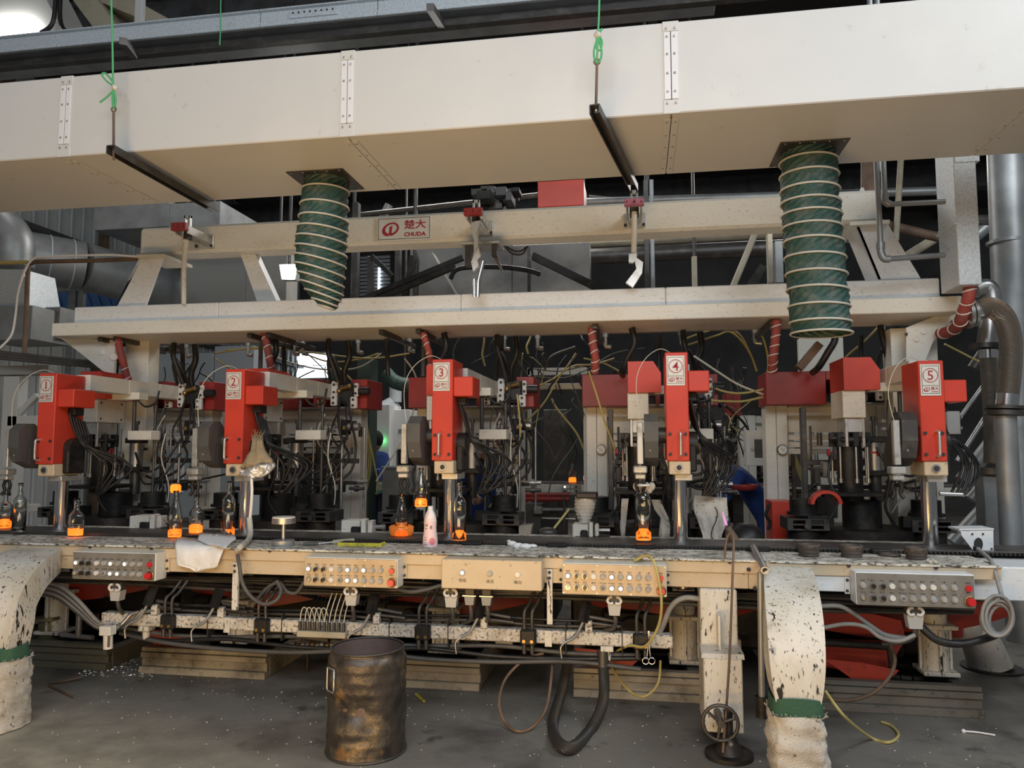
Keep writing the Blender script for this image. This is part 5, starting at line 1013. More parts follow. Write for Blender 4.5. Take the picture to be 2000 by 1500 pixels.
plug(917, 1163, 'plug connector with steel clasp, first of two under the button box', False, .8); plug(950, 1164, 'plug connector with steel clasp, second of two under the button box', False, .8)
plug(1200, 1178, 'plug connector with bright ears under the panel left of the bench leg'); plug(1787, 1200, 'pale grey plug connector under the far right panel', True, 1.1)
# ---------------------------------------------------------------- bench leg with screw foot and handwheel
t = thing('bench_leg', 'white drip-stained bench leg with screw foot', 'leg', PZ(1422, 1475, 0))
c = PY(1408, 1215, 4.2)
obj('upper_leg', M().box(c.x-.105, c.x+.085, 4.2, 4.4, PY(1408, 1268, 4.2).z, .745, .006), 'drip_white', t)
zz = PY(1412, 1285, 4.05).z
obj('leg_cap', M().prism([(c.x-.11, 4.2, PY(1408, 1266, 4.2).z), (c.x+.09, 4.2, PY(1408, 1266, 4.2).z), (c.x+.095, 4.03, zz), (c.x-.115, 4.03, zz)], (0, .02, .02)), 'drip_white', t)
x0, x1 = PY(1375, 1340, 4.03).x, PY(1451, 1340, 4.03).x
obj('lower_leg', M().box(x0, x1, 4.03, 4.36, PY(1412, 1432, 4.03).z, zz, .006), 'drip_white', t)
obj('stiffener', M().box(c.x-.025, c.x-.012, 4.10, 4.2, zz, PY(1408, 1195, 4.2).z, .002), 'drip_white', t)
fb_ = PZ(1424, 1478, 0); obj('screw', M().cyl((fb_.x, fb_.y, .04), (fb_.x, fb_.y, .22), .022, n=12), 'black_iron', t); obj('foot_cone', M().cyl((fb_.x, fb_.y, .02), (fb_.x, fb_.y, .10), .07, .03, n=20), 'black_iron', t); obj('foot_disc', M().cyl((fb_.x, fb_.y, 0), (fb_.x, fb_.y, .022), .115, n=28), 'black_iron', t)
hc = PY(1407, 1412, 3.86)
t = thing('handwheel', 'black iron handwheel with three spokes on the bench leg', 'handwheel', hc)
obj('rim', M().torus(hc, (.05, 1, 0), .082, .009, 32, 8), 'dark_steel', t); obj('hub', M().cyl(hc+Vector((0, -.02, 0)), hc+Vector((0, .16, 0)), .018, n=14), 'dark_steel', t)
for k in range(3): a = R(90+120*k+50); obj('spoke', M().tube([hc, hc+Vector((math.cos(a)*.08, 0, math.sin(a)*.08))], .008, 8, smooth=False), 'dark_steel', t)
obj('crank_pin', M().cyl(hc+Vector((.038, 0, -.075)), hc+Vector((.042, -.05, -.078)), .009, n=10), 'steel', t)
# ---------------------------------------------------------------- sheet chutes with sacks
def chute(nodes, cx, w1, Yc, label, lab2, zband):          # nodes: depth, height, left and right edge of the sheet duct along its run
    t = thing('sheet_chute', label, 'chute', (cx, Yc, 0), 'white chutes with sacks'); hh = .075; v = []
    def cr(i, t_):
        a, b, c_, d = (Vector((*nodes[max(0, min(len(nodes)-1, j))],)) for j in (i-1, i, i+1, i+2)); return .5*((2*b)+(c_-a)*t_+(2*a-5*b+4*c_-d)*t_*t_+(3*b-a-3*c_+d)*t_**3)
    P = [cr(i, k/6) for i in range(len(nodes)-1) for k in range(6)]+[Vector((*nodes[-1],))]
    for i, p in enumerate(P):
        q = P[min(i+1, len(P)-1)]-P[max(i-1, 0)]; d = Vector((0, q[0], q[1])).normalized(); nn = Vector((0, d.z, -d.y))
        for xx, sn in ((p[2], 1), (p[3], 1), (p[3], -1), (p[2], -1)): v.append(Vector((xx, p[0], p[1]))-nn*hh*sn)
    m = M()
    for k in range(4):
        k2 = (k+1) % 4; vv = []
        for i in range(len(P)): vv += [v[i*4+k], v[i*4+k2]]
        m.add(vv, [(2*i, 2*i+1, 2*i+3, 2*i+2) for i in range(len(P)-1)], k in (0, 2))
    obj('sheet_body', m, 'drip_white', t)
    # sack tied with a green band
    s_ = thing('tied_sack', lab2, 'sack', (cx, Yc, 0), 'sacks on the chutes')
    q = M(); v = []; rr = random.Random(int(cx*100)); rows = 26; n = 40
    for i in range(rows+1):
        u = i/rows; z = zband-.055-u*(zband-.06); rx = w1/2*(1.06+.10*math.sin(u*2.6))+.004; ry = .105*(1+.12*math.sin(u*2.2))
        for k in range(n):
            a = 2*PI*k/n; ca, sa = math.cos(a), math.sin(a); e = .55
            P3 = Vector((ca*1.6, sa*1.6, u*5+cx)); d = 0.022*noise.noise(P3)+.012*noise.noise(P3*2.3+Vector((4, 1, u*2)))+.010*abs(noise.noise(P3*4.1))
            v.append((cx+math.copysign(abs(ca)**e, ca)*(rx+d), Yc+math.copysign(abs(sa)**e, sa)*(ry+d), z))
    q.add(v, [(i*n+k, (i+1)*n+k, (i+1)*n+(k+1) % n, i*n+(k+1) % n) for i in range(rows) for k in range(n)], True)
    obj('sack_body', q, 'sack', s_)
    q = M(); v = []
    for z, g in ((zband+.015, 1.0), (zband-.02, 1.03), (zband-.07, 1.05)):
        for k in range(n):
            a = 2*PI*k/n; ca, sa = math.cos(a), math.sin(a); v.append((cx+math.copysign(abs(ca)**.5, ca)*(w1/2*g+.008), Yc+math.copysign(abs(sa)**.5, sa)*(.09*g), z+.006*math.sin(3*a)))
    q.add(v, [(i*n+k, (i+1)*n+k, (i+1)*n+(k+1) % n, i*n+(k+1) % n) for i in range(2) for k in range(n)], True); obj('green_band', q, 'green_band', s_)
    q = M()
    for k in range(70):
        a = 2*PI*k/70; ca, sa = math.cos(a), math.sin(a); p = Vector((cx+math.copysign(abs(ca)**.5, ca)*(w1/2*1.08+.006), Yc+math.copysign(abs(sa)**.5, sa)*.105, zband-.058)); q.cyl(p, p+Vector((ca*.012+rr.uniform(-.006, .006), sa*.012, rr.uniform(0, .022))), .0015, n=4)
    obj('frayed_edge', q, 'sack', s_, kind='stuff')
    obj('floor_socket', M().lathe((cx, Yc, 0), [(.0005, .06), (.085, .06), (.09, .07), (.09, .012), (.13, .01), (.14, 0), (.0005, 0)], 28), 'black_rubber', s_)
def cnode(Y, z, pl, pr, py): return (Y, z, PY(pl, py, Y-.05).x, PY(pr, py, Y-.05).x)
nd = [cnode(4.24, .795, 1499, 1588, 1105), cnode(4.05, .79, 1496, 1594, 1115), cnode(3.86, .755, 1494, 1601, 1140), cnode(3.73, .67, 1496, 1607, 1180), cnode(3.66, .56, 1499, 1609, 1225), cnode(3.64, .46, 1505, 1606, 1275), cnode(3.64, .385, 1512, 1600, 1315)]
chute(nd, (nd[-1][2]+nd[-1][3])/2, nd[-1][3]-nd[-1][2]+.01, 3.64, 'white drip-marked sheet chute curving down from the bench at right', 'knitted white sack tied with green band under the right chute', .385)
nd = [cnode(4.24, .795, 20, 108, 1090), cnode(4.05, .79, -10, 92, 1100), cnode(3.88, .75, -45, 68, 1118), cnode(3.76, .66, -75, 44, 1150), cnode(3.70, .55, -90, 34, 1190), cnode(3.68, .42, -85, 22, 1250)]
chute(nd, (nd[-1][2]+nd[-1][3])/2, nd[-1][3]-nd[-1][2]+.02, 3.68, 'white spattered sheet chute curving down from the bench at the left edge', 'white sack with green band under the chute at the left edge', .42)
# ---------------------------------------------------------------- dented barrel
bc = Vector((PY(716, 1400, 3.72).x, 3.72, 0)); rB, hB = .193, .50
t = thing('dented_barrel', 'dented rusty open steel barrel standing on the floor', 'barrel', bc)
q = M(); v = []; n = 72; rows = 48
for i in range(rows+1):
    u = i/rows; z = u*hB*.955
    for k in range(n):
        a = 2*PI*k/n; g = a+PI/2
        g = (g+PI) % (2*PI)-PI                                   # 0 = towards the viewer
        r_ = rB+.0022*math.sin(u*PI*2*8)*(.4 if .3 < u < .6 else 1)*(1 if .12 < u < .9 else 0)
        r_ -= .030*math.exp(-((g+.25)/.55)**2-((u-.50)/.13)**2)+.020*math.exp(-((g-.30)/.30)**2-((u-.42)/.2)**2)-.010*math.exp(-((g+.2)/.6)**2-((u-.33)/.1)**2)
        r_ += .0015*math.sin(a*7+u*14)+.0012*math.sin(a*11-u*23)
        if u < .03: r_ += .004
        if u > .95: r_ -= .012*(u-.95)/.05
        v.append(bc+Vector((math.cos(a)*r_, math.sin(a)*r_, z)))
q.add(v, [(i*n+k, i*n+(k+1) % n, (i+1)*n+(k+1) % n, (i+1)*n+k) for i in range(rows) for k in range(n)], True)
bd = obj('shell', q, 'barrel', t)
obj('neck', M().lathe(bc, [(rB-.012, hB*.955), (rB-.016, hB*.975), (rB-.014, hB)], 60), 'barrel', t)
obj('rim', M().torus(bc+Vector((0, 0, hB)), (0, 0, 1), rB-.014, .0065, 60, 8), 'dark_steel', t)
obj('inside', M().lathe(bc, [(rB-.022, hB-.003), (rB-.03, .2), (rB-.035, .02), (.001, .02)], 48), 'barrel_in', t)
obj('bottom_hoop', M().torus(bc+Vector((0, 0, .008)), (0, 0, 1), rB+.002, .007, 60, 6), 'dark_steel', t)
ang = R(232); hd = bc+Vector((math.cos(ang)*(rB+.012), math.sin(ang)*(rB+.012), 0)); tg = Vector((-math.sin(ang), math.cos(ang), 0))
obj('drop_handle', M().tube([hd+tg*s_*.032+Vector((0, 0, z)) for s_, z in ((-1, .43), (-1, .34), (-.9, .322), (.9, .322), (1, .34), (1, .43), (-1, .43))], .0045, 8, 3, smooth=False), 'steel', t)
# ---------------------------------------------------------------- hoses and cables under the bench
def hose(pts, r, mt, label, cat='hose', name='floor_hose'): return one(name, M().tube(pts, r, 10, 8), mt, label, cat)
t = thing('braided_drain_hose', 'thick black braided hose looping to the floor below the tan panel', 'hose', PZ(1118, 1466, 0))
obj('braid', M().tube([PY(1178, 1300, 4.32), PY(1180, 1350, 4.30), PY(1172, 1390, 4.2), PY(1150, 1430, 4.12), PZ(1118, 1460, .035), PZ(1092, 1452, .035), PY(1080, 1425, 4.15), PY(1085, 1390, 4.3), PY(1100, 1340, 4.5), PY(1110, 1280, 4.6), PY(1112, 1255, 4.6)], .030, 14, 8), 'braid_dark', t); obj('hose_fitting', M().cyl(PY(1178, 1268, 4.33), PY(1178, 1302, 4.32), .034, n=14), 'dark_steel', t)
hose([*PV((1062, 1276, 4.35), (1025, 1288, 4.33), (988, 1325, 4.25), (975, 1370, 4.15)), PZ(985, 1408, .03), PZ(1010, 1428, .012), PZ(1040, 1420, .02), *PV((1066, 1385, 4.12), (1076, 1330, 4.25), (1080, 1275, 4.4))], .008, 'rust', 'thin brown hose looping near the floor left of the black braided hose')
hose(PV((1240, 1095, 4.2), (1262, 1085, 4.16), (1276, 1095, 4.1), (1286, 1130, 4.08), (1292, 1180, 4.1), (1285, 1225, 4.15), (1260, 1262, 4.2), (1225, 1262, 4.3), (1190, 1290, 4.5), (1225, 1345, 4.55), (1258, 1360, 4.5), (1285, 1335, 4.55), (1290, 1290, 4.6)), .0075, 'yellow_tube', 'thin yellow tube draped over the tan panel and looping down')
hose([PY(1612, 1350, 3.9), PY(1650, 1400, 3.85), PZ(1700, 1440, .02), PZ(1735, 1450, .01), PZ(1755, 1436, .01), PZ(1742, 1418, .01), PZ(1722, 1410, .01)], .0075, 'yellow_tube', 'thin yellow-brown hose trailing on the floor right of the sack')
hose(PV((1600, 1360, 4.4), (1650, 1368, 4.4), (1700, 1356, 4.4), (1735, 1325, 4.42), (1748, 1290, 4.45), (1740, 1262, 4.5)), .010, 'rust', 'brown hose curving up to the valve below the right panel')
hose(PV((1600, 1184, 4.32), (1640, 1184, 4.32), (1670, 1200, 4.3), (1700, 1222, 4.3), (1730, 1240, 4.3), (1770, 1246, 4.3)), .012, 'grey_cable', 'grey cable with green tape running right of the chute', 'cable', 'grey_lead')
hose(PV((1600, 1228, 4.3), (1650, 1219, 4.28), (1690, 1224, 4.25), (1720, 1245, 4.22), (1755, 1252, 4.2), (1787, 1240, 4.2)), .011, 'grey_cable', 'pale sleeved cable ending at the right plug connector', 'cable', 'white_lead')
hose(PV((1800, 1225, 4.22), (1830, 1250, 4.2), (1870, 1258, 4.2), (1915, 1250, 4.2), (1945, 1240, 4.25)), .019, 'black_rubber', 'thick black cable sagging between the right plug and the coil', 'cable', 'black_lead')
t = thing('cable_bundle', 'bundle of thick grey cables arching under the bench at left', 'cable', PY(200, 1220, 4.35))
for k in range(6): obj('cable', M().tube(PV((20, 1205+k*4, 4.4), (45, 1160+k*3, 4.36), (80, 1141+k*4, 4.34), (115, 1144+k*5, 4.33), (150, 1170+k*5, 4.33), (185, 1208+k*3, 4.34), (205, 1224+k, 4.36)), .0125, 8), ('grey_cable', 'grey_dark')[k % 2], t)
t = thing('apron_cables', 'dark cables strung along under the bench apron', 'cable', (-.9, 4.35, .68))
for k in range(5): obj('cable', M().tube([(-4+.82*j, 4.36+.03*k, .70-.022*k-.012*math.sin(j*1.7+k)) for j in range(8)], .012, 8, 4), ('black_rubber', 'grey_dark', 'dark_steel')[k % 3], t)
hose(PV((496, 1180, 4.28), (520, 1150, 4.25), (545, 1138, 4.25), (560, 1155, 4.24), (578, 1158, 4.24), (592, 1140, 4.24), (600, 1125, 4.27)), .011, 'grey_dark', 'grey cable looping up beside the tan panel under head two', 'cable', 'looped_lead')
hose(PV((775, 1150, 4.28), (800, 1156, 4.26), (830, 1152, 4.26), (862, 1143, 4.28)), .012, 'grey_dark', 'grey cable sagging between the tan panel and the button box', 'cable', 'sagging_lead')
hose(PV((1270, 1260, 4.4), (1292, 1228, 4.35), (1310, 1186, 4.32), (1335, 1168, 4.3), (1372, 1170, 4.3), (1420, 1172, 4.45), (1480, 1182, 4.5), (1520, 1198, 4.5)), .015, 'grey_cable', 'thick pale cable bending behind the bench leg', 'cable', 'pale_lead')
t = thing('drag_chain', 'black cable drag chain sagging in front of the red guards', 'chain', PY(690, 1176, 4.9))
for k in range(34):
    u = k/33; px = 575+250*u; py = 1158+26*math.sin(PI*u)**1.2-8*u; c = PY(px, py, 4.95); obj('chain_link', M().box(c.x-.011, c.x+.011, 4.95, 4.99, c.z-.014, c.z+.014, .003), 'black_rubber', t)
    if k in (0, 33): obj('end_strap', M().box(c.x-.008, c.x+.008, 4.965, 4.975, c.z, .888, .002), 'dark_steel', t)
t = thing('scissors', 'steel scissors hanging from the right end of the valve rail', 'scissors', PY(1267, 1296, 4.22))
for sg in (-1, 1): obj('blade', M().bar(PY(1267+sg*1, 1232, 4.22), PY(1267-sg*3, 1282, 4.22), .006, .004), 'chrome', t); obj('finger_ring', M().torus(PY(1267-sg*6, 1291, 4.22), (0, 1, 0), .017, .0035, 16, 6), 'chrome', t)
# bent black bracket pieces, elbow pipes, white wrapped pipes at right
t = thing('wrapped_elbow', 'white lagged pipe elbow going into the floor at far right', 'pipe', PZ(1945, 1312, 0))
fe = PZ(1925, 1305, 0)
obj('elbow', M().tube([PY(1850, 1225, 5.6), PY(1885, 1228, 5.6), fe+Vector((-.1, .1, .34)), fe+Vector((-.02, .02, .18)), fe+Vector((.03, 0, 0))], .12, 18, 6, rad=[.09, .095, .11, .12, .14]), 'sack', t)
obj('floor_ring', M().cyl(fe+Vector((.04, 0, 0)), fe+Vector((.04, 0, .012)), .19, n=28), 'black_rubber', t)
t = thing('lagged_stub', 'white lagged stub pipe with round flange on the floor left of the right jack post', 'pipe', PZ(1770, 1320, 0)); fe = PZ(1768, 1315, 0)
obj('stub', M().tube([fe+Vector((.1, .2, .42)), fe+Vector((.06, .1, .25)), fe+Vector((0, 0, .02))], .1, 18, 6, rad=[.09, .085, .075]), 'sack', t); obj('floor_flange', M().cyl(fe, fe+Vector((0, 0, .022)), .15, n=28), 'drip_white', t)
t = thing('red_tank', 'large dark red hopper panels under the bench right of the chute', 'hopper', PZ(1680, 1330, 0))
obj('upper_panel', M().prism(PP(4.95, (1560, 1180), (1640, 1185), (1760, 1212), (1768, 1245), (1700, 1246), (1560, 1222)), (0, .03, 0)), 'red_cover', t); obj('lower_panel', M().prism(PP(4.9, (1560, 1250), (1700, 1252), (1764, 1256), (1738, 1300), (1706, 1322), (1600, 1300), (1560, 1292)), (0, .03, 0)), 'red_cover', t)
obj('top_band', M().fb(1560, 1170, 1960, 1196, 5.05, .03), 'red_cover', t); obj('round_end', M().cyl(PY(1848, 1212, 5.5), PY(1848, 1238, 5.5), .10, n=24), 'red', t); obj('drain_pipe', M().cyl(PY(1600, 1254, 4.8), PY(1730, 1262, 4.8), .022, n=10).tube(PP(4.8, (1725, 1262), (1737, 1266), (1741, 1290), (1746, 1320)), .02, 8), 'black_iron', t)
t = thing('copper_pipe_set', 'short steel pipe with fittings lying behind the barrel', 'pipe', PY(610, 1260, 4.9))
for k in range(9): obj('fitting', M().cyl(PY(570+k*9.5, 1259+(k % 2), 4.9), PY(577+k*9.5, 1259+(k % 2), 4.9), .016+.006*(k % 3 == 0), n=12), ('steel', 'brass', 'steel')[k % 3], t)
obj('stand_leg', M().box(PY(600, 1259, 4.9).x, PY(604, 1259, 4.9).x, 4.89, 4.91, 0, PY(600, 1259, 4.9).z), 'dark_steel', t)
t = thing('oil_stub', 'oily flanged stub on the skid at far left', 'pipe', PY(98, 1245, 5.0))
obj('stub', M().cyl(PY(98, 1208, 5.0), PY(98, 1250, 5.0), .075, n=20).cyl(PY(98, 1203, 5.0), PY(98, 1209, 5.0), .10, n=20), mat('oily', (.12, .12, .07), .35, .3), t); obj('tee_pipe', M().cyl(PY(120, 1240, 4.8), PY(182, 1246, 4.8), .017, n=10).cyl(PY(155, 1195, 4.8), PY(153, 1244, 4.8), .02, n=10), 'galv_dull', t)
# ---------------------------------------------------------------- litter on the floor
def shards(n, fn, size, mt, label, name, cat):
    q = M(); rr = random.Random(n)
    for _ in range(n):
        p = fn(rr); s_ = size*rr.uniform(.4, 1.3); a = rr.uniform(0, PI)
        v = [p+Vector((math.cos(a+k*2.1)*s_, math.sin(a+k*2.1)*s_*rr.uniform(.3, 1), 0)) for k in range(3)]+[p+Vector((0, 0, s_*.6))]
        q.add(v, [(0, 2, 1), (0, 1, 3), (1, 2, 3), (2, 0, 3)])
    return one(name, q, mt, label, cat, kind='stuff')
shards(220, lambda r_: PZ(150+r_.random()**1.2*150, 1322-r_.random()*50, 0), .012, 'foil', 'pile of glittering broken glass on the floor beside the left skids', 'broken_glass', 'broken glass')
shards(500, lambda r_: Vector((r_.uniform(-3.4, 2.6), r_.uniform(2.9, 4.7), .0005)), .005, 'button_white', 'tiny white glass chips scattered over the whole floor', 'glass_chips', 'glass chips')
a, b = PZ(812, 1355, .008), PZ(828, 1370, .008); one('yellow_stick', M().bar(a, b, .014, .008), 'yellow', 'short yellow stick on the floor right of the barrel', 'stick')
a, b = PZ(1882, 1428, .008), PZ(1944, 1436, .008); one('white_stick', M().tube([a, a.lerp(b, .5)+Vector((0, .01, 0)), b], .005, 6).sph(a, .011, 8, 6), 'cloth_white', 'thin white stick with round end on the floor at right', 'stick')
one('bent_rod', M().tube([PZ(160, 1322, .03), PZ(125, 1330, .02), PZ(95, 1336, .01), PZ(120, 1350, .008), PZ(146, 1362, .008)], .007, 8, 4), 'rust', 'rusty bent rod on the floor at left', 'rod')
# ---------------------------------------------------------------- hood panels, posts and pipes behind the frame
def window(n):
    o = bpy.data.objects.new('window_%d' % n, None); C.objects.link(o); o['kind'] = 'structure'; LOC[o] = Vector((0, 0, 0)); return o
def panel_bg(name, rect, Y, d, mt, label, cat, seams=()):
    t = thing(name, label, cat, PY((rect[0]+rect[2])/2, rect[3], Y)); xs = [rect[0], *seams, rect[2]]
    for a, b in zip(xs, xs[1:]): obj('sheet_panel', M().fb(a+.3, rect[1], b-.3, rect[3], Y, d), mt, t)
    for a in (rect[0]+12, rect[2]-12): p = PY(a, rect[1]+4, Y+.1); obj('roof_hanger', M().cyl(p, (p.x, p.y, 7.4), .02, n=8), 'dark_steel', t)
    return t
panel_bg('furnace_hood', (352, 450, 560, 640), 8.4, .3, 'hood', 'dull grey furnace hood panel behind the left of the platform', 'hood', (480,))
panel_bg('furnace_hood', (800, 476, 1152, 640), 8.6, .3, 'hood', 'stained grey furnace hood panels behind the middle of the platform', 'hood', (1000,))
panel_bg('upper_hood', (185, 395, 430, 446), 8.0, .9, 'galv_dull', 'grey overhead duct box above the panelled wall at left', 'duct', (330,))
t = thing('work_lamp', 'glaring square work lamp behind the shorter green hose', 'lamp', PY(565, 540, 7.6))
obj('lens', M().prism(PP(7.55, (549, 521), (577, 521), (573, 543), (553, 543)), (0, .03, 0)), 'lamp_glow', t); obj('housing', M().prism(PP(7.6, (545, 516), (581, 516), (576, 546), (550, 546)), (0, .1, 0)), 'lamp_grey', t); p = PY(565, 518, 7.65); obj('arm', M().cyl(p, (p.x, p.y, 6.66), .02, n=8), 'dark_steel', t)
t = window(2)
for k in range(11): obj('louvre_slat', M().fb(702, 500+k*7.2, 762, 505+k*7.2, 19.92, .07), 'galv', t)
obj('frame', M().fb(696, 490, 702, 590, 19.88, .12).fb(762, 490, 768, 590, 19.88, .12), 'dark_steel', t)
obj('light_gap', M().fb(738, 522, 742, 566, 19.86, .02), 'window_glow', t)
def roofhang(t, x, y, Y): p = PY(x, y, Y); obj('roof_hanger', M().cyl(p, (p.x, p.y, 7.4), .02, n=8), 'dark_steel', t)
t = thing('rear_trusswork', 'dark posts and slanting beams behind the top beam', 'frame', PY(900, 600, 7.5))
for a in ((686, 395, 698, 590, 7.4), (716, 500, 726, 590, 8), (770, 478, 780, 590, 7.6), (806, 490, 814, 582, 7.6), (1258, 350, 1268, 566, 7.2), (1270, 350, 1278, 566, 7.3), (1030, 480, 1036, 580, 7.0), (1500, 455, 1510, 552, 6.6), (1514, 470, 1530, 552, 7.0), (1352, 500, 1362, 566, 9)): obj('post', M().fb(*a[:4], a[4], .08), 'cream' if a[0] == 1500 else ('galv_dull' if a[0] in (1514, 1270) else ('beige' if a[0] == 1352 else 'dark_steel')), t)
for a, b, w in (((712, 583, 7.1), (905, 503, 7.1), .05), ((730, 588, 7.1), (890, 520, 7.1), .05), ((1040, 500, 7.3), (1175, 566, 7.3), .07), ((832, 505, 7.8), (880, 590, 7.8), .2), ((726, 500, 8), (766, 540, 8), .05), ((1448, 580, 7.0), (1490, 520, 7.0), .06), ((1466, 575, 7.0), (1496, 520, 7.0), .02), ((790, 590, 7.5), (806, 500, 7.5), .05)):
    obj('slanting_beam', M().bar(PY(*a), PY(*b), w, w), 'black_iron' if w < .19 else 'hood', t)
for x, y, Y in ((692, 400, 7.44), (1263, 355, 7.24), (810, 492, 7.64), (1356, 502, 9.04)): roofhang(t, x, y, Y)
t = thing('arched_cable', 'black cable arching under the middle of the top beam', 'cable', PY(960, 540, 6.6))
obj('arch', M().tube(PP(6.6, (880, 545), (890, 528), (920, 522), (980, 522), (1030, 528), (1055, 536)), .022, 8), 'black_rubber', t); obj('loops', M().tube(PP(6.3, (985, 480), (1000, 495), (1020, 496), (1030, 480)), .008, 6).tube(PP(6.3, (990, 482), (1004, 490), (1018, 490), (1026, 482)), .008, 6), 'black_rubber', t)
t = thing('red_motor_box', 'plain red box above the top beam beside dark machinery', 'box', PY(1095, 402, 6.7)); obj('box_shell', M().fb(1050, 352, 1140, 403, 6.7, .4, .006), 'red', t)
t = thing('roof_machinery', 'dark tangle of machinery above the top beam left of the red box', 'machine', PY(990, 400, 7.0))
for k in range(16): a = 920+rb_.random()*120; b = 362+rb_.random()*28; obj('unit', M().fb(a, b, a+8+rb_.random()*20, b+6+rb_.random()*14, 6.9+rb_.random()*.4, .2), ('black_iron', 'dark_steel', 'grey_dark')[k % 3], t)
for k, (a, b, r_, mt) in enumerate((((700, 420, 8.5), (1060, 380, 8.5), .03, 'dark_steel'), ((1140, 395, 9), (1860, 372, 9), .05, 'galv_dull'), ((1150, 385, 9.5), (1500, 420, 9.5), .03, 'dark_steel'), ((1140, 592, 8.65), (1560, 562, 8.65), .035, 'galv_dull'), ((1130, 502, 9.5), (1560, 482, 9.5), .10, 'dark_steel'), ((1130, 476, 10), (1560, 454, 10), .06, 'beige'), ((1650, 420, 8.5), (1860, 470, 8.5), .05, 'rust'), ((1740, 520, 9), (1900, 420, 9), .05, 'beige'), ((1700, 60, 8), (1700, 440, 8), .09, 'rust'), ((1775, 60, 8.4), (1750, 470, 8.4), .03, 'beige'), ((1415, 600, 8.3), (1490, 420, 8.3), .035, 'beige'), ((1655, 470, 8), (1720, 300, 8), .06, 'pale'), ((760, 400, 8.6), (740, 440, 8.6), .05, 'galv_dull'))):
    one('roof_pipe', M().cyl(PY(*a), PY(*b), r_, n=12), mt, ('thin dark pipe over the lettered sign', 'long grey pipe under the roof at right', 'thin dark pipe under the roof right of the red box', 'grey pipe low in the dark gap beside the longer green hose', 'thick dark beam pipe in the dark gap under the top beam', 'beige pipe in the dark gap under the top beam', 'rusty pipe behind the right slanted post', 'beige pipe rising behind the square duct', 'short rusty upright pipe behind the right post', 'slim beige upright pipe behind the grey pipework', 'beige slanting pipe in the dark gap', 'pale slanting pipe above the right post', 'short grey pipe above the lettered sign')[k], 'pipe')
# ---------------------------------------------------------------- service pipes and tubing below the platform
t = thing('service_pipe', 'long grey service pipe with tees under the platform', 'pipe', PY(900, 665, 6.45))
obj('main_pipe', M().cyl(PY(280, 672, 6.45), PY(1545, 638, 6.45), .022, n=12), 'galv_dull', t); obj('main_pipe', M().cyl(PY(280, 664, 6.5), PY(1180, 640, 6.5), .03, n=12), 'dark_steel', t)
for px in (365, 485, 575, 592, 700, 800, 985, 1050, 1182, 1331, 1474, 1722):
    y = 669-(px-280)*.0268; p = PY(px, y, 6.45)
    v = obj('drop_tee', M().cyl(p+Vector((0, 0, .03)), p+Vector((0, 0, -.14)), .017, n=10).cyl(p+Vector((0, 0, -.03)), p+Vector((0, 0, -.06)), .026, n=10).cyl(p+Vector((0, 0, -.14)), p+Vector((.05, -.01, -.15)), .018, n=10), 'steel', t)
for px in (355, 510, 553, 755, 828, 980, 1288, 1682): obj('riser', M().cyl(PY(px, 655, 6.3), PY(px+(3 if px % 2 else -2), 735, 6.3), .02, n=10), 'black_rubber' if px % 3 else 'grey_dark', t)
YT = [((420, 690), (520, 678), (620, 690), (720, 700), (800, 690), 7.0, 0), ((440, 684), (560, 682), (640, 706), (700, 702), (740, 690), 7.1, 0), ((600, 690), (640, 730), (655, 760), (650, 790), (640, 800), 6.9, 1), ((520, 690), (580, 712), (640, 722), (700, 718), (745, 690), 7.2, 2), ((1330, 665), (1390, 645), (1440, 650), (1465, 690), (1478, 725), 6.4, 0), ((1340, 675), (1400, 655), (1425, 648), (1450, 668), (1470, 700), 6.5, 0), ((1470, 635), (1490, 660), (1500, 700), (1498, 730), (1490, 740), 6.3, 0), ((1355, 695), (1400, 725), (1440, 750), (1484, 768), (1490, 770), 5.9, 2), ((1388, 756), (1420, 766), (1450, 768), (1484, 762), (1490, 760), 5.9, 0), ((1385, 782), (1420, 784), (1450, 784), (1484, 777), (1490, 776), 5.9, 0), ((1340, 690), (1300, 745), (1240, 740), (1180, 710), (1140, 700), 7.4, 0), ((1040, 760), (1080, 740), (1120, 715), (1160, 712), (1200, 700), 7.2, 0), ((1020, 830), (1060, 790), (1090, 740), (1110, 712), (1125, 690), 7.0, 0), ((1040, 720), (1090, 725), (1140, 715), (1180, 705), (1230, 712), 7.3, 1), ((1030, 735), (1100, 738), (1150, 720), (1200, 690), (1260, 680), 7.5, 1), ((1725, 628), (1690, 665), (1655, 695), (1640, 715), (1630, 730), 6.4, 0), ((790, 700), (810, 730), (815, 770), (790, 850), (735, 940), 6.7, 2), ((705, 760), (722, 860), (735, 925), (740, 950), (735, 965), 7.2, 0), ((712, 770), (715, 850), (720, 900), (712, 960), (700, 985), 7.3, 0), ((690, 760), (712, 830), (724, 900), (712, 970), (690, 1000), 7.3, 0), ((1150, 725), (1165, 770), (1180, 820), (1195, 860), (1203, 885), 5.9, 0), ((1010, 770), (1016, 840), (1010, 900), (985, 935), (945, 938), 5.9, 0), ((1845, 672), (1880, 690), (1910, 705), (1990, 740), (2040, 760), 6.5, 0), ((1320, 640), (1360, 760), (1400, 820), (1450, 860), (1490, 870), 7.6, 1), ((1400, 700), (1405, 760), (1390, 800), (1400, 840), (1420, 860), 7.4, 1), ((420, 700), (470, 740), (440, 760), (425, 800), (430, 820), 7.0, 0), ((1050, 700), (1060, 760), (1120, 765), (1130, 800), (1140, 830), 7.6, 1)]
t = thing('air_tubing', 'loose web of yellow and white air tubes under the platform', 'tubing', PY(1100, 800, 7))
for *p, Y, k in YT: obj('air_tube', M().tube([PY(x, y, Y+.05*i) for i, (x, y) in enumerate(p)], .0085 if k != 1 else .006, 6), ('yellow_tube', 'grey_dark', 'clear_tube')[k], t)
rr = random.Random(21)
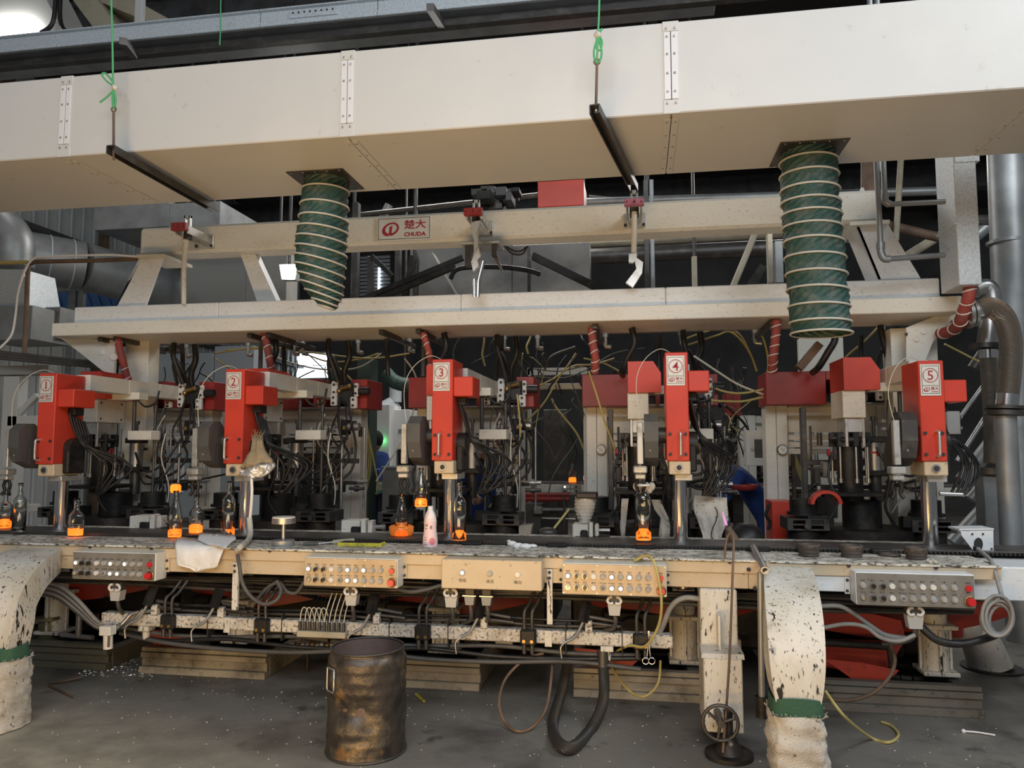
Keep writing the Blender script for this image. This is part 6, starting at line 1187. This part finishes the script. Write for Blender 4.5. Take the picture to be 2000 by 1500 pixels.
for reg, n in (((430, 690, 720, 780), 10), ((1020, 690, 1150, 900), 22), ((1350, 700, 1490, 930), 26), ((880, 640, 1140, 720), 14), ((260, 690, 430, 760), 8)):
    for k in range(n):
        x0, y0, x1, y1 = reg; x, y = rr.uniform(x0, x1), rr.uniform(y0, y1-30); Y = rr.uniform(6.9, 7.9)
        dx = rr.uniform(-16, 16); sg_ = rr.uniform(8, 30); ph = rr.uniform(0, 6)
        obj('loose_cable', M().tube([PY(x+dx*j+9*math.sin(ph+j*1.1), y+sg_*j*(.6+.1*j), Y+.06*math.sin(ph+j)) for j in range(5)], rr.choice((.005, .007, .011)), 6, 5), rr.choice(('black_rubber', 'black_rubber', 'grey_dark', 'dark_steel', 'grey_dark', 'yellow_tube')), t)
# ---------------------------------------------------------------- rear machine row
rn = ('rear forming station seen in the dark gap between heads three and four', 'rear forming station cluttered with cables between heads four and five')
for (x, lb) in zip((-.15, 1.35), rn): r_ = dup(st, (x, 9.2, 0), lb, PI); r_['group'] = 'rear forming stations'
t = thing('rear_bench', 'long cream bench of the rear machine row', 'bench', PZ(1080, 1100, 0))
obj('rear_top', M().box(-3.5, 3.4, 8.4, 9.0, PY(1080, 944, 8.4).z-.02, PY(1080, 944, 8.4).z), 'dark_steel', t); obj('rear_apron', M().box(-3.5, 3.4, 8.38, 8.42, PY(1080, 962, 8.4).z, PY(1080, 946, 8.4).z), 'cream', t)
for x in (-3, -1, 1, 3): obj('rear_leg', M().box(x, x+.1, 8.5, 8.6, 0, PY(1080, 962, 8.4).z), 'dark_steel', t)
t = thing('rear_control_unit', 'small grey control panel on the rear bench front', 'control panel', PY(1115, 966, 8.3)); obj('enclosure', M().fb(1098, 946, 1133, 967, 8.28, .08), 'panel_grey', t)
for j in range(2):
    for k in range(4): obj('button', M().cyl(PY(1103+k*7.5, 951+j*8, 8.28), PY(1103+k*7.5, 951+j*8, 8.26), .012, n=8), 'button_lit' if k == 0 and j == 0 else ('button_white' if k % 3 else 'ink'), t)
t = thing('rear_pipes', 'red and grey pipes below the rear bench between heads three and four', 'pipe', PY(1070, 1010, 8.0)); obj('pipe_leg', M().fb(1100, 966, 1104, 1090, 7.95, .05), 'dark_steel', t)
for a, b, r_, mt in (((1022, 974), (1112, 974), .03, 'red_dull_shade'), ((1020, 966), (1112, 966), .02, 'red_dull_shade'), ((1060, 995), (1130, 995), .02, 'galv_dull'), ((1058, 1012), (1130, 1014), .015, 'steel')): obj('pipe', M().cyl(PY(*a, 8.0), PY(*b, 8.0), r_, n=10), mt, t)
obj('valve_box', M().fb(1042, 990, 1058, 1004, 7.9, .1), 'panel_grey', t); obj('dark_casing', M().box(PY(1022, 1000, 8).x, PY(1056, 1000, 8).x, 8.0, 8.3, 0, PY(1039, 985, 8).z), 'grey_dark', t)
one('dark_curtain_panel', M().box(PY(1062, 870, 9.9).x, PY(1108, 870, 9.9).x, 9.9, 9.95, 0, PY(1085, 800, 9.9).z), 'dark_steel', 'dark vertical sheet panel in the gap between heads three and four', 'panel')
one('rear_crossbeam', M().fb(1028, 749, 1146, 760, 7.6, .1).fb(1140, 749, 1146, 1090, 7.6, .1), 'cream', 'cream crossbeam in the dark gap between heads three and four', 'beam'); one('rear_crossbeam', M().fb(1030, 718, 1146, 732, 8.4, .1).fb(1030, 718, 1036, 1050, 8.4, .1), 'cream', 'upper cream crossbeam behind the yellow tubes right of head three', 'beam')
# ---------------------------------------------------------------- left and middle gaps
t = window(1)
for a in ((578, 690, 610, 712), (612, 690, 640, 712), (578, 714, 610, 738), (612, 714, 640, 738)): obj('pane', M().fb(*a, 19.95, .05), 'window_glow', t)
obj('frame', M().fb(574, 686, 644, 690, 19.9, .1).fb(574, 738, 644, 742, 19.9, .1), 'galv_dull', t)
t = thing('pale_cabinet_wall', 'pale blue-grey cabinet bank behind heads one and two', 'cabinet', PZ(400, 960, 0))
for a in ((290, 690, 352, 1010), (354, 690, 412, 1010), (414, 676, 492, 1010)): obj('cabinet_door', M().fb(*a, 10.4, .4), mat('pale_blue%d' % a[0], (.42, .46, .50), .5), t)
t = thing('notice_sheet', 'white printed notice on the cabinet between heads one and two', 'notice', PY(352, 960, 10.39)); obj('paper', M().fb(340, 905, 358, 962, 10.39, .01), 'cloth_white', t)
for k in range(8): obj('print_line', M().fb(343, 910+k*6, 355, 911+k*6, 10.385, .005), 'lamp_grey', t)
one('green_post', M().box(PY(696, 800, 8).x, PY(722, 800, 8).x, 8.0, 8.25, 0, PY(709, 700, 8).z), mat('post_green', (.05, .075, .06), .55), 'dark green upright post right of the station behind head two', 'post')
t = thing('green_trunk_hose', 'dark green ribbed hose bending behind head three', 'hose', PY(790, 745, 9)); obj('ribbed_hose', M().tube(PP(9.0, (752, 728), (770, 745), (795, 752), (822, 752)), .09, 14, 10), 'hose_green', t); p = PY(790, 748, 9.0); obj('hanger', M().cyl(p, (p.x, p.y, 7.4), .015, n=8), 'dark_steel', t)
one('silver_duct', M().cyl(PY(773, 740, 10), PY(772, 785, 10), .085, n=20).cyl(PY(772, 785, 10), PY(756, 800, 10), .1, .14, n=20), 'galv', 'short silver duct piece behind the green ribbed hose left of head three', 'duct')
t = thing('white_machine', 'white cabinet machine with vents in the gap left of head three', 'machine', PZ(765, 1010, 0))
obj('cabinet_body', M().box(PY(728, 850, 9.6).x, PY(760, 850, 9.6).x, 9.6, 10.1, 0, PY(745, 790, 9.6).z), 'white_cabinet', t); obj('cabinet_body', M().box(PY(762, 850, 9.8).x, PY(800, 850, 9.8).x, 9.8, 10.3, 0, PY(780, 800, 9.8).z), 'white_cabinet', t)
for k in range(5): obj('vent_slat', M().fb(778+k*3.5, 838, 780+k*3.5, 846, 9.79, .01), 'grey_dark', t)
obj('status_lamp', M().sph(PY(746, 861, 9.55), .03), 'green_lamp', t)
t = thing('steel_locker', 'grey steel locker with hanging keys left of head three', 'locker', PZ(788, 1100, 0)); obj('locker_body', M().fb(746, 915, 836, 1040, 8.2, .4), 'grey_cabinet', t); obj('locker_top', M().fb(743, 911, 838, 916, 8.18, .45), 'galv_dull', t); obj('keys', M().cyl(PY(791, 926, 8.19), PY(792, 936, 8.19), .012, n=6), 'ink', t)
t = thing('screen_box', 'dark open metal box standing on the grey locker', 'box', PY(795, 911, 8.4)); obj('box_shell', M().fb(776, 878, 814, 911, 8.5, .2), 'black_iron', t); obj('box_edge', M().fb(774, 876, 816, 879, 8.45, .25).fb(774, 876, 777, 911, 8.45, .05), 'galv_dull', t)
one('blue_tub', M().fb(703, 915, 738, 942, 8.6, .3, .02), 'blue_cloth', 'blue tub on the rear table beside the green post', 'tub'); one('yellow_pad', M().prism(PP(8.3, (702, 938), (736, 936), (728, 962), (702, 962)), (0, .05, 0)), mat('pad', (.62, .6, .38), .8), 'pale yellow pad hanging on the rear table right of the post', 'pad')
t = thing('teal_table', 'thin teal legged table right of the white column behind head two', 'table', PZ(720, 1060, 0)); obj('top', M().fb(700, 962, 738, 966, 8.2, .4), 'teal', t); obj('leg', M().fb(714, 966, 720, 1040, 8.2, .05), 'teal', t)
# right gaps
t = thing('white_control_cabinet', 'white wall cabinet with dark window beside the column left of head five', 'cabinet', PY(1478, 912, 6.95)); obj('cabinet_body', M().fb(1458, 840, 1552, 910, 6.95, .2), 'white_cabinet', t); obj('cabinet_window', M().fb(1474, 858, 1538, 894, 6.94, .02), 'grey_dark', t); obj('lock', M().cyl(PY(1470, 877, 6.95), PY(1470, 877, 6.93), .015, n=10), 'galv_dull', t); obj('bracket_post', M().box(PY(1503, 950, 7.0).x, PY(1510, 950, 7).x, 7.0, 7.05, 0, PY(1505, 910, 7).z), 'dark_steel', t)
t = thing('speckled_wall_panel', 'cream speckled upright panel between the column and head five', 'panel', PZ(1610, 1100, 0)); obj('panel_sheet', M().fb(1556, 860, 1650, 1080, 7.9, .06), 'cream', t); obj('panel_sheet', M().fb(1560, 660, 1648, 735, 7.9, .06), 'cream', t); obj('dark_band', M().fb(1556, 862, 1572, 1080, 7.86, .03), 'grey_dark', t)
for k, (a, b) in enumerate((((1541, 870), (1575, 952)), ((1566, 866), (1600, 950)))): one('yellow_rail', M().bar(PY(*a, 7.5), PY(*b, 7.5), .04, .04), 'yellow_tube', ('lower yellow slanting rail beside the dark band left of head five', 'upper yellow slanting rail on the speckled panel left of head five')[k], 'rail')
t = thing('grey_junction_box', 'grey junction box behind the side box of head five', 'box', PY(1865, 850, 5.9)); obj('box_body', M().fb(1850, 803, 1876, 848, 5.9, .15), 'lamp_grey', t); obj('box_knob', M().cyl(PY(1876, 815, 5.9), PY(1879, 815, 5.9), .012, n=10).cyl(PY(1876, 836, 5.9), PY(1879, 836, 5.9), .012, n=10), 'steel', t); obj('stem', M().fb(1857, 848, 1866, 872, 5.95, .05), 'grey_dark', t)
one('pull_bar', M().cyl(PY(1835, 964, 4.95), PY(1880, 966, 4.95), .013, n=12), 'steel', 'short bright steel bar sticking out beside the post of head five', 'bar')
one('black_dispenser_arm', M().bar(PY(1560, 720, 6.2), PY(1600, 672, 6.2), .09, .06), 'rust', 'rusty flat lever arm above the shaded red cover left of head five', 'lever'); 
t = thing('brown_post', 'thin brown upright behind the vent slats left of head five', 'post', PZ(1550, 1080, 0)); obj('upright', M().fb(1548, 885, 1555, 1000, 6.9, .05), 'rust', t)
t = thing('tank_shelf', 'dark machinery shelf with drums behind the turntable of head five', 'shelf', PZ(1600, 1050, .6)); obj('shelf_plate', M().fb(1540, 955, 1634, 962, 6.95, .3), 'dark_steel', t); obj('drum', M().cyl(PY(1575, 963, 7.0), PY(1575, 1010, 7.0), .12, n=18).cyl(PY(1612, 968, 7.0), PY(1612, 1010, 7.0), .1, n=18), 'grey_dark', t)
# ---------------------------------------------------------------- people
def person(label, J, rad, head, hd, mt='blue_cloth'):
    t = thing('person', label, 'person', (J[0][0], J[0][1], 0))
    me = bpy.data.meshes.new('body'); b = LOC[t]
    E = [(0, 1), (1, 2), (2, 3), (2, 4), (4, 5), (5, 6), (2, 7), (7, 8), (8, 9), (0, 10), (10, 11), (11, 12), (0, 13), (13, 14), (14, 15)]
    me.from_pydata([Vector(p)-b for p in J], E, [])
    o = bpy.data.objects.new('body', me); C.objects.link(o); o.parent = t; me.materials.append(MT[mt])
    o.modifiers.new('skin', 'SKIN'); sv = me.skin_vertices[0].data
    for i, r_ in enumerate(rad): sv[i].radius = (r_, r_*.85)
    sv[0].use_root = True
    s_ = o.modifiers.new('sub', 'SUBSURF'); s_.levels = 2; s_.render_levels = 2
    c = Vector(head); f = Vector(hd).normalized(); sd = f.cross(Vector((0, 0, 1))).normalized(); up = sd.cross(f)
    h = M().sph(c, .105, 16, 12, (.82, .92, 1.15)); h.cyl(c+Vector((0, 0, -.16)), c+Vector((0, 0, -.05)), .055, n=12); h.sph(c+f*.098-up*.01, .02, 8, 6, (1, 1, 1.3))
    for sg in (-1, 1): h.sph(c+sd*sg*.088, .022, 8, 6, (.6, .8, 1.3))
    hh = obj('head', h, 'skin', t)
    for sg in (-1, 1): obj('eye', M().sph(c+f*.088+sd*sg*.033+up*.012, .010, 8, 6), 'ink', hh)
    obj('mouth', M().bar(c+f*.094-up*.05-sd*.02, c+f*.094-up*.05+sd*.02, .008, .008), 'sign_red', hh)
    obj('hair', M().sph(c-f*.014+up*.03, .108, 16, 10, (.88, .95, 1.05)), 'hair', t)
    for i in (12, 15):
        a = Vector(J[i]); obj('shoe', M().box(a.x-.05, a.x+.05, a.y-.05, a.y+.05, 0, .09, .02).sph((a.x+hd[0]*.09, a.y+hd[1]*.09, .04), .055, 12, 8, (1.1, 1, .7)), 'black_rubber', t)
    for i, k in ((6, 5), (9, 8)):
        w = Vector(J[i]); d = (w-Vector(J[k])).normalized(); a = d.orthogonal().normalized(); n2 = d.cross(a)
        m = M().sph(w+d*.03, .038, 10, 8, (1, 1, 1.1))
        for q in range(4): m.tube([w+d*.04+a*(q-1.5)*.018, w+d*(.085-.006*abs(q-1.5))+a*(q-1.5)*.02+n2*.008, w+d*(.105-.008*abs(q-1.5))+a*(q-1.5)*.019+n2*.03], .0085, 6, 3)
        m.tube([w+d*.01+a*.03, w+d*.045+a*.055+n2*.012, w+d*.07+a*.05+n2*.022], .0095, 6, 3); obj('hand', m, 'skin', t)
    return t
def stand(x, y, face, h=1.68, lean=0, arms=((.25, 1.05), (.3, 1.1))):
    f = Vector((math.cos(face), math.sin(face), 0)); s_ = Vector((-f.y, f.x, 0)); o = Vector((x, y, 0)); k = h/1.7
    P = lambda a, b, z: tuple(o+f*a+s_*b+Vector((0, 0, z*k)))
    ls = lean
    J = [P(0, 0, .92), P(.03+ls*.4, 0, 1.15-ls*.06), P(.03+ls, 0, 1.40-ls*.2), P(.04+ls*1.15, 0, 1.48-ls*.24)]
    for sg, (rx, rz) in zip((-1, 1), arms): J += [P(.03+ls, sg*.19, 1.38-ls*.2), P(.03+ls+rx*.45, sg*.23, 1.12-ls*.2), P(.03+ls+rx+.1, sg*.16, rz)]
    for sg in (-1, 1): J += [P(0, sg*.09, .88), P(.03, sg*.1, .47), P(-.01, sg*.1, .06)]
    rad = [.15, .14, .16, .07, .075, .05, .035, .075, .05, .035, .095, .07, .05, .095, .07, .05]
    return J, rad, P(.09+ls*1.25, 0, 1.60-ls*.26), tuple(f-Vector((0, 0, ls*.6)))
p = PY(744, 900, 9.0); person('person in dark blue work clothes standing beyond the post left of head three', *stand(p.x, 9.0, PI*.95, 1.66))
p = PY(938, 900, 7.8); person('person with blue collar partly hidden behind the hoses of head three', *stand(p.x, 7.8, -PI*.35, 1.62))
p = PY(1478, 960, 7.3); person('person in bright blue work clothes bending forward beside the column left of head five', *stand(p.x+.10, 7.3, PI, 1.60, .24, ((.34, 1.08), (.36, 1.04))), 'blue_cloth')
one('red_basin', M().lathe(PY(1452, 958, 6.95), [(.001, 0), (.10, .005), (.13, .05), (.125, .055), (.10, .02), (.001, .018)], 24), 'red_dull_shade', 'red round lid in front of the bending person', 'lid')
